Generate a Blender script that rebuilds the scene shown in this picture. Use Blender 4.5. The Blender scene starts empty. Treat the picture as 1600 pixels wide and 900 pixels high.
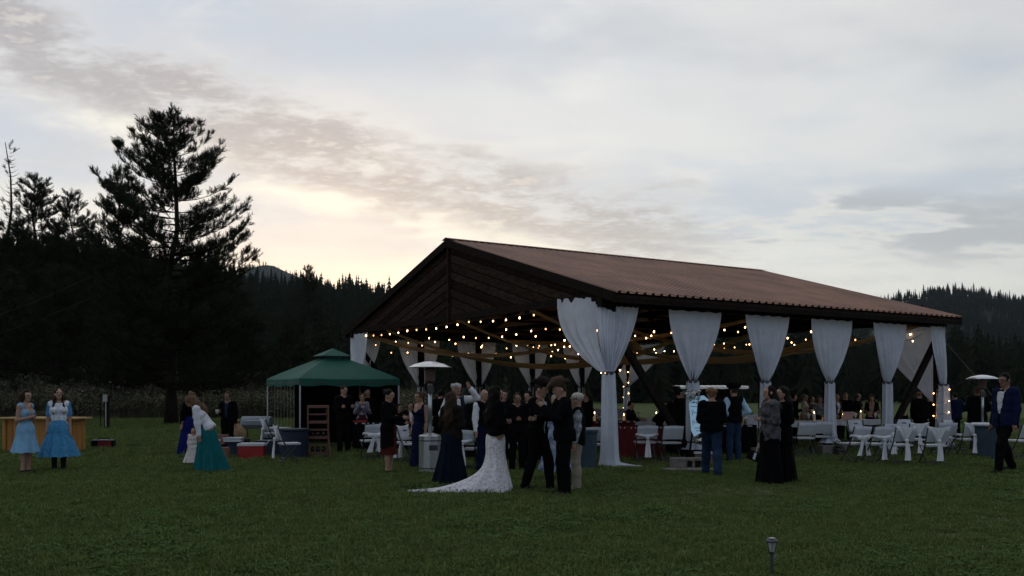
import bpy, math, random
import numpy as np
from mathutils import Vector, Matrix
R = math.radians
PI = math.pi
random.seed(7); rng = np.random.default_rng(7)
sc = bpy.context.scene
col = sc.collection

# ------------------------------------------------------------------ camera
F, HY, CZ = 1430.0, 610.0, 1.6          # focal length in photo pixels, horizon row, eye height
cam_d = bpy.data.cameras.new('camera'); cam = bpy.data.objects.new('camera', cam_d); col.objects.link(cam)
cam.location = (0, 0, CZ); cam.rotation_euler = (R(90), 0, 0)
cam_d.sensor_width = 36; cam_d.lens = 36 * F / 1600; cam_d.shift_y = (HY - 450) / 1600
cam_d.clip_start = .1; cam_d.clip_end = 20000
sc.camera = cam
sc.render.resolution_x, sc.render.resolution_y = 1024, 576
sc.view_settings.view_transform = 'Standard'; sc.view_settings.look = 'None'
sc.view_settings.exposure = 0; sc.view_settings.gamma = 1
sc.cycles.max_bounces = 6; sc.cycles.diffuse_bounces = 3; sc.cycles.volume_bounces = 0
sc.cycles.sample_clamp_indirect = 4
sc.cycles.use_denoising = True

# ------------------------------------------------------------------ sky, dusk
SUN_EL, SUN_AZ = R(3.0), R(-12.0)        # behind the left hills, azimuth from +Y
w = bpy.data.worlds.new('World'); sc.world = w; w.use_nodes = True
nt = w.node_tree; nt.nodes.clear()
def N(t, **kw):
    n = nt.nodes.new(t)
    for k, v in kw.items(): setattr(n, k, v)
    return n
def L(a, b): nt.links.new(a, b)
def M(op, a, b=None, c=None):
    n = N('ShaderNodeMath', operation=op)
    for i, x in enumerate((a, b, c)):
        if x is None: continue
        if isinstance(x, (int, float)): n.inputs[i].default_value = x
        else: L(x, n.inputs[i])
    return n.outputs[0]
def smooth(x, lo, hi):
    n = N('ShaderNodeMapRange', interpolation_type='SMOOTHSTEP')
    L(x, n.inputs[0]); n.inputs[1].default_value = lo; n.inputs[2].default_value = hi
    return n.outputs[0]
def mixc(f, a, b):
    n = N('ShaderNodeMix', data_type='RGBA')
    if isinstance(f, (int, float)): n.inputs[0].default_value = f
    else: L(f, n.inputs[0])
    for s, x in ((6, a), (7, b)):
        if isinstance(x, tuple): n.inputs[s].default_value = (*x, 1)
        else: L(x, n.inputs[s])
    return n.outputs[2]
def noise(vec, scale, detail, dist=0., rough=.55):
    n = N('ShaderNodeTexNoise'); L(vec, n.inputs['Vector'])
    n.inputs['Scale'].default_value = scale; n.inputs['Detail'].default_value = detail
    n.inputs['Distortion'].default_value = dist; n.inputs['Roughness'].default_value = rough
    return n.outputs[0]
tc = N('ShaderNodeTexCoord')
sep = N('ShaderNodeSeparateXYZ'); L(tc.outputs['Generated'], sep.inputs[0])
dx, dy, dz = sep.outputs
zc = M('ADD', M('MAXIMUM', dz, -.05), .15)             # the cloud deck curves down towards the horizon
u = M('DIVIDE', dx, zc); v = M('DIVIDE', dy, zc)
def vec(a, b, fa, fb, off=0.):
    c = N('ShaderNodeCombineXYZ'); L(M('MULTIPLY', a, fa), c.inputs[0]); L(M('MULTIPLY', b, fb), c.inputs[1]); c.inputs[2].default_value = off
    return c.outputs[0]
big = noise(vec(u, v, 1.1, 1.3, 3.3), 1.0, 5, .15)
mid = noise(vec(u, v, 3.0, 3.4, 7.1), 1.0, 8, .15, .56)
fin = noise(vec(u, v, 9.0, 12., 1.7), 1.0, 9, .15, .66)
veil = noise(vec(u, v, .9, 1.5, 9.4), 1.0, 6, .25, .5)
# thin high veil over pale blue, brighter wisps in it
c0 = mixc(smooth(veil, .40, .62), (.57, .62, .70), (.78, .775, .765))
c0 = mixc(M('MULTIPLY', smooth(big, .44, .66), .85), c0, (.86, .845, .81))
c0 = mixc(M('MULTIPLY', smooth(mid, .54, .72), .5), c0, (.90, .87, .82))
c0 = mixc(M('MULTIPLY', smooth(noise(vec(u, v, 1.6, 2.4, 21.), 1.0, 6, .1), .52, .70), .45), c0, (.58, .585, .61))
# the long broken grey-mauve band
un = M('MINIMUM', u, 0.); up_ = M('MAXIMUM', u, 0.)
vcen = M('SUBTRACT', M('ADD', 2.86, M('MULTIPLY', u, .47)), M('MULTIPLY', M('MULTIPLY', un, un), .64))
bw = M('SUBTRACT', v, vcen)
bw = M('ADD', bw, M('MULTIPLY', M('SUBTRACT', mid, .5), .75)); bw = M('ADD', bw, M('MULTIPLY', M('SUBTRACT', fin, .5), .40))
bd = M('ABSOLUTE', bw)
band = M('MULTIPLY', M('SUBTRACT', 1.0, smooth(bd, .14, .42)), M('SUBTRACT', 1.0, smooth(u, .40, .95)))
band = M('MULTIPLY', band, smooth(M('ADD', M('MULTIPLY', fin, .85), M('MULTIPLY', mid, .4)), .46, .70))
edge = M('MULTIPLY', smooth(M('ABSOLUTE', M('SUBTRACT', bw, .40)), .26, .02), smooth(mid, .38, .58))
edge = M('MULTIPLY', edge, M('SUBTRACT', 1.0, smooth(u, .3, .8)))
warm = M('MULTIPLY', M('SUBTRACT', 1.0, smooth(bd, .1, .75)), M('SUBTRACT', 1.0, smooth(u, .2, .9)))
c1 = mixc(M('MULTIPLY', warm, .55), c0, (.80, .745, .70))
c1 = mixc(M('MULTIPLY', edge, .9), c1, (.96, .92, .82))
c1 = mixc(M('MULTIPLY', band, .95), c1, (.43, .40, .41))
c1 = mixc(M('MULTIPLY', M('MULTIPLY', smooth(fin, .56, .68), smooth(bd, .45, .1)), M('MULTIPLY', M('SUBTRACT', 1.0, smooth(u, .25, .7)), .55)), c1, (.86, .79, .71))
# low puffs on the other side
pn = noise(vec(u, v, 2.4, 3.6, 4.2), 1.0, 8, .15, .54)
lowv = M('MULTIPLY', smooth(v, 2.50, 2.72), M('SUBTRACT', 1.0, smooth(v, 3.0, 3.5)))
pm_ = M('MULTIPLY', lowv, smooth(u, .35, .75))
c1 = mixc(M('MULTIPLY', M('MULTIPLY', smooth(pn, .40, .50), M('SUBTRACT', 1.0, smooth(pn, .50, .58))), M('MULTIPLY', pm_, .6)), c1, (.88, .84, .76))
c1 = mixc(M('MULTIPLY', M('MULTIPLY', smooth(pn, .485, .60), pm_), .8), c1, (.42, .42, .455))
# glow round the hidden sun, dimmer away from it
sd = Vector((math.sin(SUN_AZ) * math.cos(R(7)), math.cos(SUN_AZ) * math.cos(R(7)), math.sin(R(7))))
dt = N('ShaderNodeVectorMath', operation='DOT_PRODUCT'); L(tc.outputs['Generated'], dt.inputs[0]); dt.inputs[1].default_value = sd
glow = smooth(dt.outputs['Value'], .90, 1.0)
lowg = M('SUBTRACT', 1.0, smooth(dz, .04, .20))
c1 = mixc(M('MULTIPLY', M('MULTIPLY', glow, lowg), .55), c1, (.92, .86, .74))
dimr = smooth(dt.outputs['Value'], .66, .99)
c1 = mixc(M('SUBTRACT', .42, M('MULTIPLY', dimr, .42)), c1, (.475, .47, .48))
east = smooth(dt.outputs['Value'], .55, -.75)
c1 = mixc(M('MULTIPLY', east, .75), c1, (.20, .26, .40))
sky = N('ShaderNodeTexSky', sky_type='NISHITA'); sky.sun_disc = False
sky.sun_elevation = SUN_EL; sky.sun_rotation = SUN_AZ; sky.altitude = 900
bg1 = N('ShaderNodeBackground'); L(sky.outputs[0], bg1.inputs[0]); bg1.inputs[1].default_value = .05
bg2 = N('ShaderNodeBackground'); L(c1, bg2.inputs[0]); bg2.inputs[1].default_value = .93
add = N('ShaderNodeAddShader'); L(bg1.outputs[0], add.inputs[0]); L(bg2.outputs[0], add.inputs[1])
out = N('ShaderNodeOutputWorld'); L(add.outputs[0], out.inputs[0])

sun_d = bpy.data.lights.new('sun', 'SUN'); sun = bpy.data.objects.new('sun', sun_d); col.objects.link(sun)
sun_d.energy = .12; sun_d.angle = R(14); sun_d.color = (1, .86, .68)
sun.rotation_euler = Vector((-math.sin(SUN_AZ) * math.cos(SUN_EL), -math.cos(SUN_AZ) * math.cos(SUN_EL), -math.sin(SUN_EL))).to_track_quat('-Z', 'Y').to_euler()

# ------------------------------------------------------------------ helpers
def at(px, py, Y): return Vector(((px - 800) * Y / F, Y, CZ - (py - HY) * Y / F))
def gr(px, py):
    Y = CZ * F / (py - HY); return Vector(((px - 800) * Y / F, Y, 0))
def tag(o, label=None, cat=None, group=None, kind=None):
    if label: o['label'] = label
    if cat: o['category'] = cat
    if group: o['group'] = group
    if kind: o['kind'] = kind
    return o
def empty(name, loc=(0, 0, 0), rz=0., label=None, cat=None, group=None):
    o = bpy.data.objects.new(name, None); col.objects.link(o); o.location = loc; o.rotation_euler = (0, 0, rz)
    o.empty_display_size = .1
    return tag(o, label, cat, group)
def copy_tree(o, parent=None):
    c = o.copy(); col.objects.link(c)
    if parent: c.parent = parent
    for ch in [x for x in bpy.data.objects if x.parent == o]: copy_tree(ch, c)
    return c
KIDS = {}
class MB:
    def __init__(s): s.v = []; s.f = []; s.m = []; s.mi = 0; s.n = 0
    def add(s, vs, fs):
        b = s.n
        vs = [tuple(x) for x in vs]
        s.v += vs; s.n += len(vs)
        for f in fs: s.f.append(tuple(i + b for i in f)); s.m.append(s.mi)
    def box(s, c, size, rot=None, taper=1.0):
        a, b, h = (x / 2 for x in size)
        P = [Vector((x * a * (taper if z > 0 else 1), y * b * (taper if z > 0 else 1), z * h)) for z in (-1, 1) for x, y in ((-1, -1), (1, -1), (1, 1), (-1, 1))]
        if rot is not None: P = [rot @ p for p in P]
        c = Vector(c)
        s.add([p + c for p in P], [(3, 2, 1, 0), (4, 5, 6, 7), (0, 1, 5, 4), (1, 2, 6, 5), (2, 3, 7, 6), (3, 0, 4, 7)])
    def beam(s, a, b, wd, ht, up=Vector((0, 0, 1))):
        a, b = Vector(a), Vector(b); d = (b - a); ln = d.length; d.normalize()
        sd_ = d.cross(up); 
        if sd_.length < 1e-4: sd_ = Vector((1, 0, 0))
        sd_.normalize(); u2 = sd_.cross(d)
        rot = Matrix((sd_, d, u2)).transposed()
        s.box((a + b) / 2, (wd, ln, ht), rot)
    def tube(s, pts, rad, n=8, cap=True):
        pts = [Vector(p) for p in pts]; k = len(pts)
        if isinstance(rad, (int, float)): rad = [rad] * k
        ref = None; vs = []; fs = []
        for i, p in enumerate(pts):
            t = (pts[min(i + 1, k - 1)] - pts[max(i - 1, 0)])
            t = t.normalized() if t.length > 1e-9 else Vector((0, 0, 1))
            if ref is None: ref = Vector((0, 0, 1)) if abs(t.z) < .9 else Vector((1, 0, 0))
            a = t.cross(ref)
            if a.length < 1e-5: a = t.cross(Vector((0, 1, 0.1)))
            a.normalize(); b = t.cross(a); ref = b.cross(t) if False else ref
            for j in range(n):
                q = 2 * PI * j / n; vs.append(p + (a * math.cos(q) + b * math.sin(q)) * rad[i])
        for i in range(k - 1):
            for j in range(n):
                j2 = (j + 1) % n; fs.append((i * n + j, i * n + j2, (i + 1) * n + j2, (i + 1) * n + j))
        if cap: fs.append(tuple(range(n))[::-1]); fs.append(tuple((k - 1) * n + j for j in range(n)))
        s.add(vs, fs)
    def lathe(s, prof, n=20, c=(0, 0, 0), rot=None, cap=True):
        c = Vector(c); vs = []; fs = []
        for r, z in prof:
            for j in range(n):
                p = Vector((r * math.cos(2 * PI * j / n), r * math.sin(2 * PI * j / n), z))
                vs.append((rot @ p if rot is not None else p) + c)
        for i in range(len(prof) - 1):
            for j in range(n):
                j2 = (j + 1) % n; fs.append((i * n + j, i * n + j2, (i + 1) * n + j2, (i + 1) * n + j))
        if cap: fs.append(tuple(range(n))[::-1]); fs.append(tuple((len(prof) - 1) * n + j for j in range(n)))
        s.add(vs, fs)
    def grid(s, P, closed=False):     # P: rows x cols x 3
        P = np.asarray(P, float); r, c = P.shape[:2]; fs = []
        for i in range(r - 1):
            for j in range(c if closed else c - 1):
                j2 = (j + 1) % c; fs.append((i * c + j, i * c + j2, (i + 1) * c + j2, (i + 1) * c + j))
        s.add(P.reshape(-1, 3).tolist(), fs)
    def blob(s, c, r, n=8, sq=(1, 1, 1)):
        c = Vector(c); m = max(4, n // 2); vs = []; fs = []
        for i in range(m + 1):
            th = PI * i / m
            for j in range(n):
                q = 2 * PI * j / n; vs.append(c + Vector((r * sq[0] * math.sin(th) * math.cos(q), r * sq[1] * math.sin(th) * math.sin(q), r * sq[2] * math.cos(th))))
        for i in range(m):
            for j in range(n): fs.append((i * n + j, (i + 1) * n + j, (i + 1) * n + (j + 1) % n, i * n + (j + 1) % n))
        s.add(vs, fs)
    def mesh(s, name, mats, smooth=False):
        me = bpy.data.meshes.new(name); me.from_pydata(s.v, [], s.f)
        for m in (mats if isinstance(mats, (list, tuple)) else [mats]): me.materials.append(m)
        if any(s.m): me.polygons.foreach_set('material_index', s.m)
        if smooth: me.shade_smooth()
        me.update(); return me
    def build(s, name, mats, parent=None, smooth=False, loc=None):
        o = bpy.data.objects.new(name, s.mesh(name, mats, smooth)); col.objects.link(o)
        if parent: o.parent = parent
        if loc is not None: o.location = loc
        return o
def put(name, me, parent=None, loc=(0, 0, 0), rz=0.):
    o = bpy.data.objects.new(name, me); col.objects.link(o); o.location = loc; o.rotation_euler = (0, 0, rz)
    if parent: o.parent = parent
    return o

# ------------------------------------------------------------------ materials
MATS = {}
def mat(name, c, rough=.7, var=.15, scale=8., bump=0., bscale=None, metal=0., spec=.3, stretch=(1, 1, 1), c2=None, trans=0., emit=None, sheen=0., alpha=None, objrand=0.):
    if name in MATS: return MATS[name]
    m = bpy.data.materials.new(name); m.use_nodes = True; t = m.node_tree; b = t.nodes['Principled BSDF']
    b.inputs['Roughness'].default_value = rough; b.inputs['Metallic'].default_value = metal
    b.inputs['Specular IOR Level'].default_value = spec
    if sheen: b.inputs['Sheen Weight'].default_value = sheen
    co = t.nodes.new('ShaderNodeTexCoord'); mp = t.nodes.new('ShaderNodeMapping'); mp.inputs['Scale'].default_value = stretch
    t.links.new(co.outputs['Object'], mp.inputs[0])
    nz = t.nodes.new('ShaderNodeTexNoise'); nz.inputs['Scale'].default_value = scale; nz.inputs['Detail'].default_value = 6; nz.inputs['Roughness'].default_value = .62
    t.links.new(mp.outputs[0], nz.inputs['Vector'])
    if var or c2:
        a = tuple(max(0, x * (1 - var)) for x in c); d = c2 or tuple(min(1, x * (1 + var)) for x in c)
        r = t.nodes.new('ShaderNodeValToRGB'); r.color_ramp.elements[0].position = .34; r.color_ramp.elements[1].position = .66
        r.color_ramp.elements[0].color = (*a, 1); r.color_ramp.elements[1].color = (*d, 1)
        t.links.new(nz.outputs[0], r.inputs[0]); t.links.new(r.outputs[0], b.inputs['Base Color']); cs = r.outputs[0]
    else: b.inputs['Base Color'].default_value = (*c, 1); cs = None
    if objrand:
        oi = t.nodes.new('ShaderNodeObjectInfo'); mr = t.nodes.new('ShaderNodeMapRange'); mr.inputs[3].default_value = 1 - objrand; mr.inputs[4].default_value = 1 + objrand; t.links.new(oi.outputs['Random'], mr.inputs[0])
        mm = t.nodes.new('ShaderNodeMix'); mm.data_type = 'RGBA'; mm.blend_type = 'MULTIPLY'; mm.inputs[0].default_value = 1; t.links.new(cs, mm.inputs[6]); t.links.new(mr.outputs[0], mm.inputs[7]); t.links.new(mm.outputs[2], b.inputs['Base Color'])
    if bump:
        n2 = nz
        if bscale:
            n2 = t.nodes.new('ShaderNodeTexNoise'); n2.inputs['Scale'].default_value = bscale; n2.inputs['Detail'].default_value = 4
            t.links.new(mp.outputs[0], n2.inputs['Vector'])
        bp = t.nodes.new('ShaderNodeBump'); bp.inputs['Strength'].default_value = bump; bp.inputs['Distance'].default_value = .02
        t.links.new(n2.outputs[0], bp.inputs['Height']); t.links.new(bp.outputs[0], b.inputs['Normal'])
    if emit:
        b.inputs['Emission Color'].default_value = (*emit[0], 1); b.inputs['Emission Strength'].default_value = emit[1]
    if trans:
        tr = t.nodes.new('ShaderNodeBsdfTranslucent'); mx = t.nodes.new('ShaderNodeMixShader'); mx.inputs[0].default_value = trans
        if cs: t.links.new(cs, tr.inputs[0])
        else: tr.inputs[0].default_value = (*c, 1)
        o = t.nodes['Material Output']; t.links.new(b.outputs[0], mx.inputs[1]); t.links.new(tr.outputs[0], mx.inputs[2]); t.links.new(mx.outputs[0], o.inputs[0])
    MATS[name] = m; return m
wood_dark = mat('weathered_dark_wood', (.014, .010, .008), .85, .45, 3., .4, stretch=(6, 6, .6), spec=.05)
wood_gable = mat('gable_wood', (.024, .0145, .010), .85, .6, 2.5, .4, stretch=(2, 2, 9), spec=.04, objrand=.55)
roof_m = mat('red_brown_metal', (.25, .128, .085), .5, .28, .7, .05, spec=.3, stretch=(1, 1, .5))
white_cloth = mat('white_sheer_cloth', (.62, .65, .72), .85, .06, 5., .25, 60., trans=.25, spec=.1)
gold_cloth = mat('gold_sheer_cloth', (.64, .46, .26), .8, .15, 5., .2, 40., trans=.5, spec=.15)
sash_cloth = mat('white_sash', (.8, .81, .83), .85, .06, 9., .2, 40., trans=.2, spec=.1)
plastic_white = mat('white_plastic', (.45, .47, .50), .5, .08, 5., spec=.25)
metal_dark = mat('dark_metal', (.03, .031, .035), .4, .25, 12., spec=.5)
steel = mat('brushed_steel', (.42, .45, .47), .32, .12, 6., .05, metal=.85, stretch=(10, 10, .4))
black_cloth = mat('black_cloth', (.005, .005, .006), .9, .3, 12., .2, spec=.05)
# ------------------------------------------------------------------ ground, hills, haze
def scatter(name, pts, rot, scl, protos, idx, mats_dummy=None):
    me = bpy.data.meshes.new(name); n = len(pts)
    me.vertices.add(n); me.vertices.foreach_set('co', np.asarray(pts, np.float32).ravel())
    for an, arr in (('rot', rot), ('scl', scl)):
        a = me.attributes.new(an, 'FLOAT_VECTOR', 'POINT'); a.data.foreach_set('vector', np.asarray(arr, np.float32).ravel())
    a = me.attributes.new('idx', 'INT', 'POINT'); a.data.foreach_set('value', np.asarray(idx, np.int32))
    o = bpy.data.objects.new(name, me); col.objects.link(o)
    pc = bpy.data.collections.new(name + '_kinds')
    for k, p in enumerate(protos):
        ob = bpy.data.objects.new('%s_kind_%02d' % (name, k), p); pc.objects.link(ob)
    ng = bpy.data.node_groups.new(name, 'GeometryNodeTree')
    ng.interface.new_socket('Geometry', in_out='INPUT', socket_type='NodeSocketGeometry')
    ng.interface.new_socket('Geometry', in_out='OUTPUT', socket_type='NodeSocketGeometry')
    nn = ng.nodes.new; gi = nn('NodeGroupInput'); go = nn('NodeGroupOutput'); ip = nn('GeometryNodeInstanceOnPoints'); ci = nn('GeometryNodeCollectionInfo')
    ci.inputs['Collection'].default_value = pc; ci.inputs['Separate Children'].default_value = True; ci.inputs['Reset Children'].default_value = True
    lk = ng.links.new
    lk(gi.outputs[0], ip.inputs['Points']); lk(ci.outputs[0], ip.inputs['Instance']); ip.inputs['Pick Instance'].default_value = True
    for an, dt_, sk in (('rot', 'FLOAT_VECTOR', 'Rotation'), ('scl', 'FLOAT_VECTOR', 'Scale'), ('idx', 'INT', 'Instance Index')):
        na = nn('GeometryNodeInputNamedAttribute'); na.data_type = dt_; na.inputs['Name'].default_value = an
        lk([q for q in na.outputs if q.enabled and q.name == 'Attribute'][0], ip.inputs[sk])
    lk(ip.outputs[0], go.inputs[0])
    md = o.modifiers.new('scatter', 'NODES'); md.node_group = ng
    return o

def vnoise(x, y, seed=0):                      # smooth value noise
    x = np.asarray(x, float); y = np.asarray(y, float)
    xi = np.floor(x).astype(int); yi = np.floor(y).astype(int); fx = x - xi; fy = y - yi
    fx = fx * fx * (3 - 2 * fx); fy = fy * fy * (3 - 2 * fy)
    def h(a, b):
        q = np.sin(a * 127.1 + b * 311.7 + seed * 74.7) * 43758.5453; return q - np.floor(q)
    return (h(xi, yi) * (1 - fx) + h(xi + 1, yi) * fx) * (1 - fy) + (h(xi, yi + 1) * (1 - fx) + h(xi + 1, yi + 1) * fx) * fy
def fbm(x, y, seed=0, o=4):
    s = 0; a = .5
    for k in range(o): s = s + a * vnoise(x * 2 ** k, y * 2 ** k, seed + k); a *= .5
    return s

def ground_mat():
    m = mat('lawn_ground', (.030, .045, .017), .95, 0, spec=.1); t = m.node_tree; b = t.nodes['Principled BSDF']
    co = t.nodes.new('ShaderNodeTexCoord')
    def nz(s, d):
        n = t.nodes.new('ShaderNodeTexNoise'); n.inputs['Scale'].default_value = s; n.inputs['Detail'].default_value = d; t.links.new(co.outputs['Object'], n.inputs['Vector']); return n.outputs[0]
    def ramp(f, a, bb, p0, p1):
        r = t.nodes.new('ShaderNodeValToRGB'); r.color_ramp.elements[0].position = p0; r.color_ramp.elements[1].position = p1
        r.color_ramp.elements[0].color = (*a, 1); r.color_ramp.elements[1].color = (*bb, 1); t.links.new(f, r.inputs[0]); return r.outputs[0]
    def mix(f, a, bb, mode='MIX'):
        n = t.nodes.new('ShaderNodeMix'); n.data_type = 'RGBA'; n.blend_type = mode
        if isinstance(f, float): n.inputs[0].default_value = f
        else: t.links.new(f, n.inputs[0])
        t.links.new(a, n.inputs[6]); t.links.new(bb, n.inputs[7]); return n.outputs[2]
    c1 = ramp(nz(.35, 5), (.042, .066, .020), (.082, .105, .036), .35, .68)
    c2 = ramp(nz(3.0, 6), (.036, .056, .018), (.092, .106, .042), .35, .7)
    c3 = ramp(nz(40., 3), (.4, .4, .4), (1.5, 1.5, 1.4), .3, .72)
    c = mix(.5, c1, c2); c = mix(1.0, c, c3, 'MULTIPLY')
    t.links.new(c, b.inputs['Base Color'])
    bp = t.nodes.new('ShaderNodeBump'); bp.inputs['Strength'].default_value = .8; bp.inputs['Distance'].default_value = .05
    t.links.new(nz(22., 5), bp.inputs['Height']); t.links.new(bp.outputs[0], b.inputs['Normal'])
    return m
GM = ground_mat()
b = MB(); xs = np.concatenate([np.linspace(-4500, -80, 12), np.linspace(-60, 60, 61), np.linspace(80, 4500, 12)]); ys = np.concatenate([np.linspace(-60, 70, 66), np.linspace(90, 5000, 16)])
P = np.zeros((len(ys), len(xs), 3)); P[..., 0] = xs[None]; P[..., 1] = ys[:, None]
b.grid(P); tag(b.build('ground', GM, None, True), kind='structure')

# low weedy bank at the wood's edge
hill_m = mat('forest_floor', (.020, .025, .014), .95, .4, .05, spec=.05)
bank_m = mat('bank_earth', (.085, .070, .050), .95, .45, .5, .6, 4., spec=.05, c2=(.095, .088, .052))
b = MB(); X = np.linspace(-75, -4, 60); T = np.linspace(0, 1, 10)
P = np.zeros((10, 60, 3))
for i, t_ in enumerate(T):
    P[i, :, 0] = X; P[i, :, 1] = 51 + 26 * t_ + fbm(X * .1, X * 0 + t_, 3) * 4
    P[i, :, 2] = -.05 + (t_ ** .8) * 2.7 * np.clip((-4 - X) / 25, 0, 1) ** .7 + fbm(X * .3, X * 0 + t_ * 5, 5) * .7 * min(1, t_ * 6)
b.grid(P); tag(b.build('bank', bank_m, None, True), kind='structure')

def ridge(name, prof, D0, D1, m, seed, rough, nx=160, nr=22, base=-2.):
    px = np.linspace(prof[0][0], prof[-1][0], nx); py = np.interp(px, [p[0] for p in prof], [p[1] for p in prof])
    P = np.zeros((nr + 6, nx, 3)); H = (HY - py) / F * D1 + CZ
    for i in range(nr + 6):
        t_ = i / (nr - 1)
        D = D0 + (D1 - D0) * t_
        k = t_ ** 1.15 if t_ <= 1 else 1 - (t_ - 1) * 1.6
        P[i, :, 0] = (px - 800) / F * D; P[i, :, 1] = D
        P[i, :, 2] = base * (1 - min(1, t_ * 3)) + (H * k) + (fbm(px * .012, px * 0 + t_ * 5, seed) - .47) * rough * math.sin(min(1, t_) * PI)
    b = MB(); b.grid(P); o = b.build(name, m, None, True); tag(o, kind='structure'); return P
PA = ridge('hill', [(-1500, 360), (-400, 372), (0, 398), (200, 415), (400, 456), (460, 461), (520, 468), (600, 482), (750, 510), (1000, 548), (1200, 572), (1400, 585), (1700, 580), (2600, 540)], 105, 430, hill_m, 1, 14)
PB = ridge('hill', [(300, 600), (700, 585), (1000, 545), (1200, 512), (1330, 490), (1390, 477), (1440, 466), (1500, 461), (1545, 466), (1590, 475), (1700, 478), (1850, 495), (2600, 530)], 460, 1150, hill_m, 2, 40)
PC = ridge('mountain', [(-600, 470), (200, 480), (330, 452), (385, 422), (405, 415), (425, 414), (445, 424), (470, 434), (520, 452), (640, 490), (900, 560)], 1500, 2600, hill_m, 3, 60)

# conifers of the far woods
needle_far = mat('far_needles', (.015, .020, .011), .95, .35, .6, spec=.02)
bark_m = mat('pine_bark', (.018, .014, .011), .9, .4, 6., .6, stretch=(1, 1, .3), spec=.05)
def conifer(seed, layers=9, pts=9, wide=.2, bare=.12):
    r = random.Random(seed); b = MB(); b.mi = 1; b.tube([(0, 0, 0), (0, 0, .95)], [.018, .004], 4); b.mi = 0
    for k in range(layers):
        t_ = k / (layers - 1); z = bare + (1 - bare) * t_; rad = wide * (1 - t_) ** .85 * r.uniform(.75, 1.15) + .012
        top = (0, 0, min(1.0, z + .16 * (1 - t_ * .5))); vs = [top]; a0 = r.random() * 6
        for j in range(pts * 2):
            q = a0 + PI * j / pts; rr = rad * (r.uniform(.75, 1.2) if j % 2 == 0 else r.uniform(.3, .5))
            vs.append((rr * math.cos(q), rr * math.sin(q), z - (.05 * rad / wide if j % 2 == 0 else -.02) + r.uniform(-.015, .015)))
        b.add(vs, [(0, 1 + j, 1 + (j + 1) % (pts * 2)) for j in range(pts * 2)])
    return b.mesh('far_conifer', [needle_far, bark_m])
cons = [conifer(11, 12, 6, .17), conifer(12, 10, 7, .21), conifer(13, 13, 6, .12, .25), conifer(14, 8, 6, .20, .42)]
def wood(name, P, n, hmin, hmax, seed, t0=.02, gap=.40, tmax=1.02):
    g = np.random.default_rng(seed); nr, nx = P.shape[0] - 6, P.shape[1]
    tt = g.random(n * 3) ** .8 * (tmax - t0) + t0; xx = g.random(n * 3) * (nx - 1.01)
    ti = np.clip(tt * (nr - 1), 0, nr + 4.9); i = ti.astype(int); j = xx.astype(int); fi = (ti - i)[:, None]; fj = (xx - j)[:, None]
    pt = (P[i, j] * (1 - fi) + P[i + 1, j] * fi) * (1 - fj) + (P[i, j + 1] * (1 - fi) + P[i + 1, j + 1] * fi) * fj
    pxl = 800 + F * pt[:, 0] / pt[:, 1]
    keep = (pxl > -420) & (pxl < 2020) & (fbm(pt[:, 0] * .02, pt[:, 1] * .02, seed) > gap * .75)
    pt = pt[keep][:n]; k = len(pt); h = g.uniform(hmin, hmax, k) * (1 + .35 * (g.random(k) ** 4)); wv = h * g.uniform(.8, 1.25, k)
    rot = np.zeros((k, 3)); rot[:, 2] = g.random(k) * 6.28; rot[:, 0] = g.normal(0, .03, k)
    pt[:, 2] -= .4
    return tag(scatter(name, pt, rot, np.stack([wv, wv, h], 1), cons, g.integers(0, 4, k)), kind='stuff')
wood('forest', PA, 7000, 7, 12, 21)
wood('forest', PB, 9000, 9, 16, 22, gap=.52)
wood('forest', PC, 2600, 12, 18, 23, t0=.35)

# rocky scars on the right hand hill
rock_m = mat('pale_rock', (.16, .155, .15), .9, .4, .3, .5, spec=.1)
rr = random.Random(5)
for (px, py, D, s_) in [(1535, 492, 1090, 13), (1542, 500, 1070, 10), (1560, 500, 1080, 15), (1568, 512, 1050, 12), (1548, 507, 1060, 8), (1525, 487, 1100, 9), (1245, 548, 900, 9), (1250, 556, 880, 7), (1510, 470, 1130, 7)]:
    p = at(px, py, D); b = MB(); b.blob((0, 0, 0), s_ * .8, 9, (1, .7, rr.uniform(.6, 1.1))); b.v = [tuple(c * rr.uniform(.75, 1.25) for c in q) for q in b.v]
    o = b.build('rock_outcrop', rock_m, None, False, p); tag(o, 'pale rocky outcrop showing between trees high on the hill beyond the domed heater', 'rock', 'pale rocks on the wooded hill')

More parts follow.
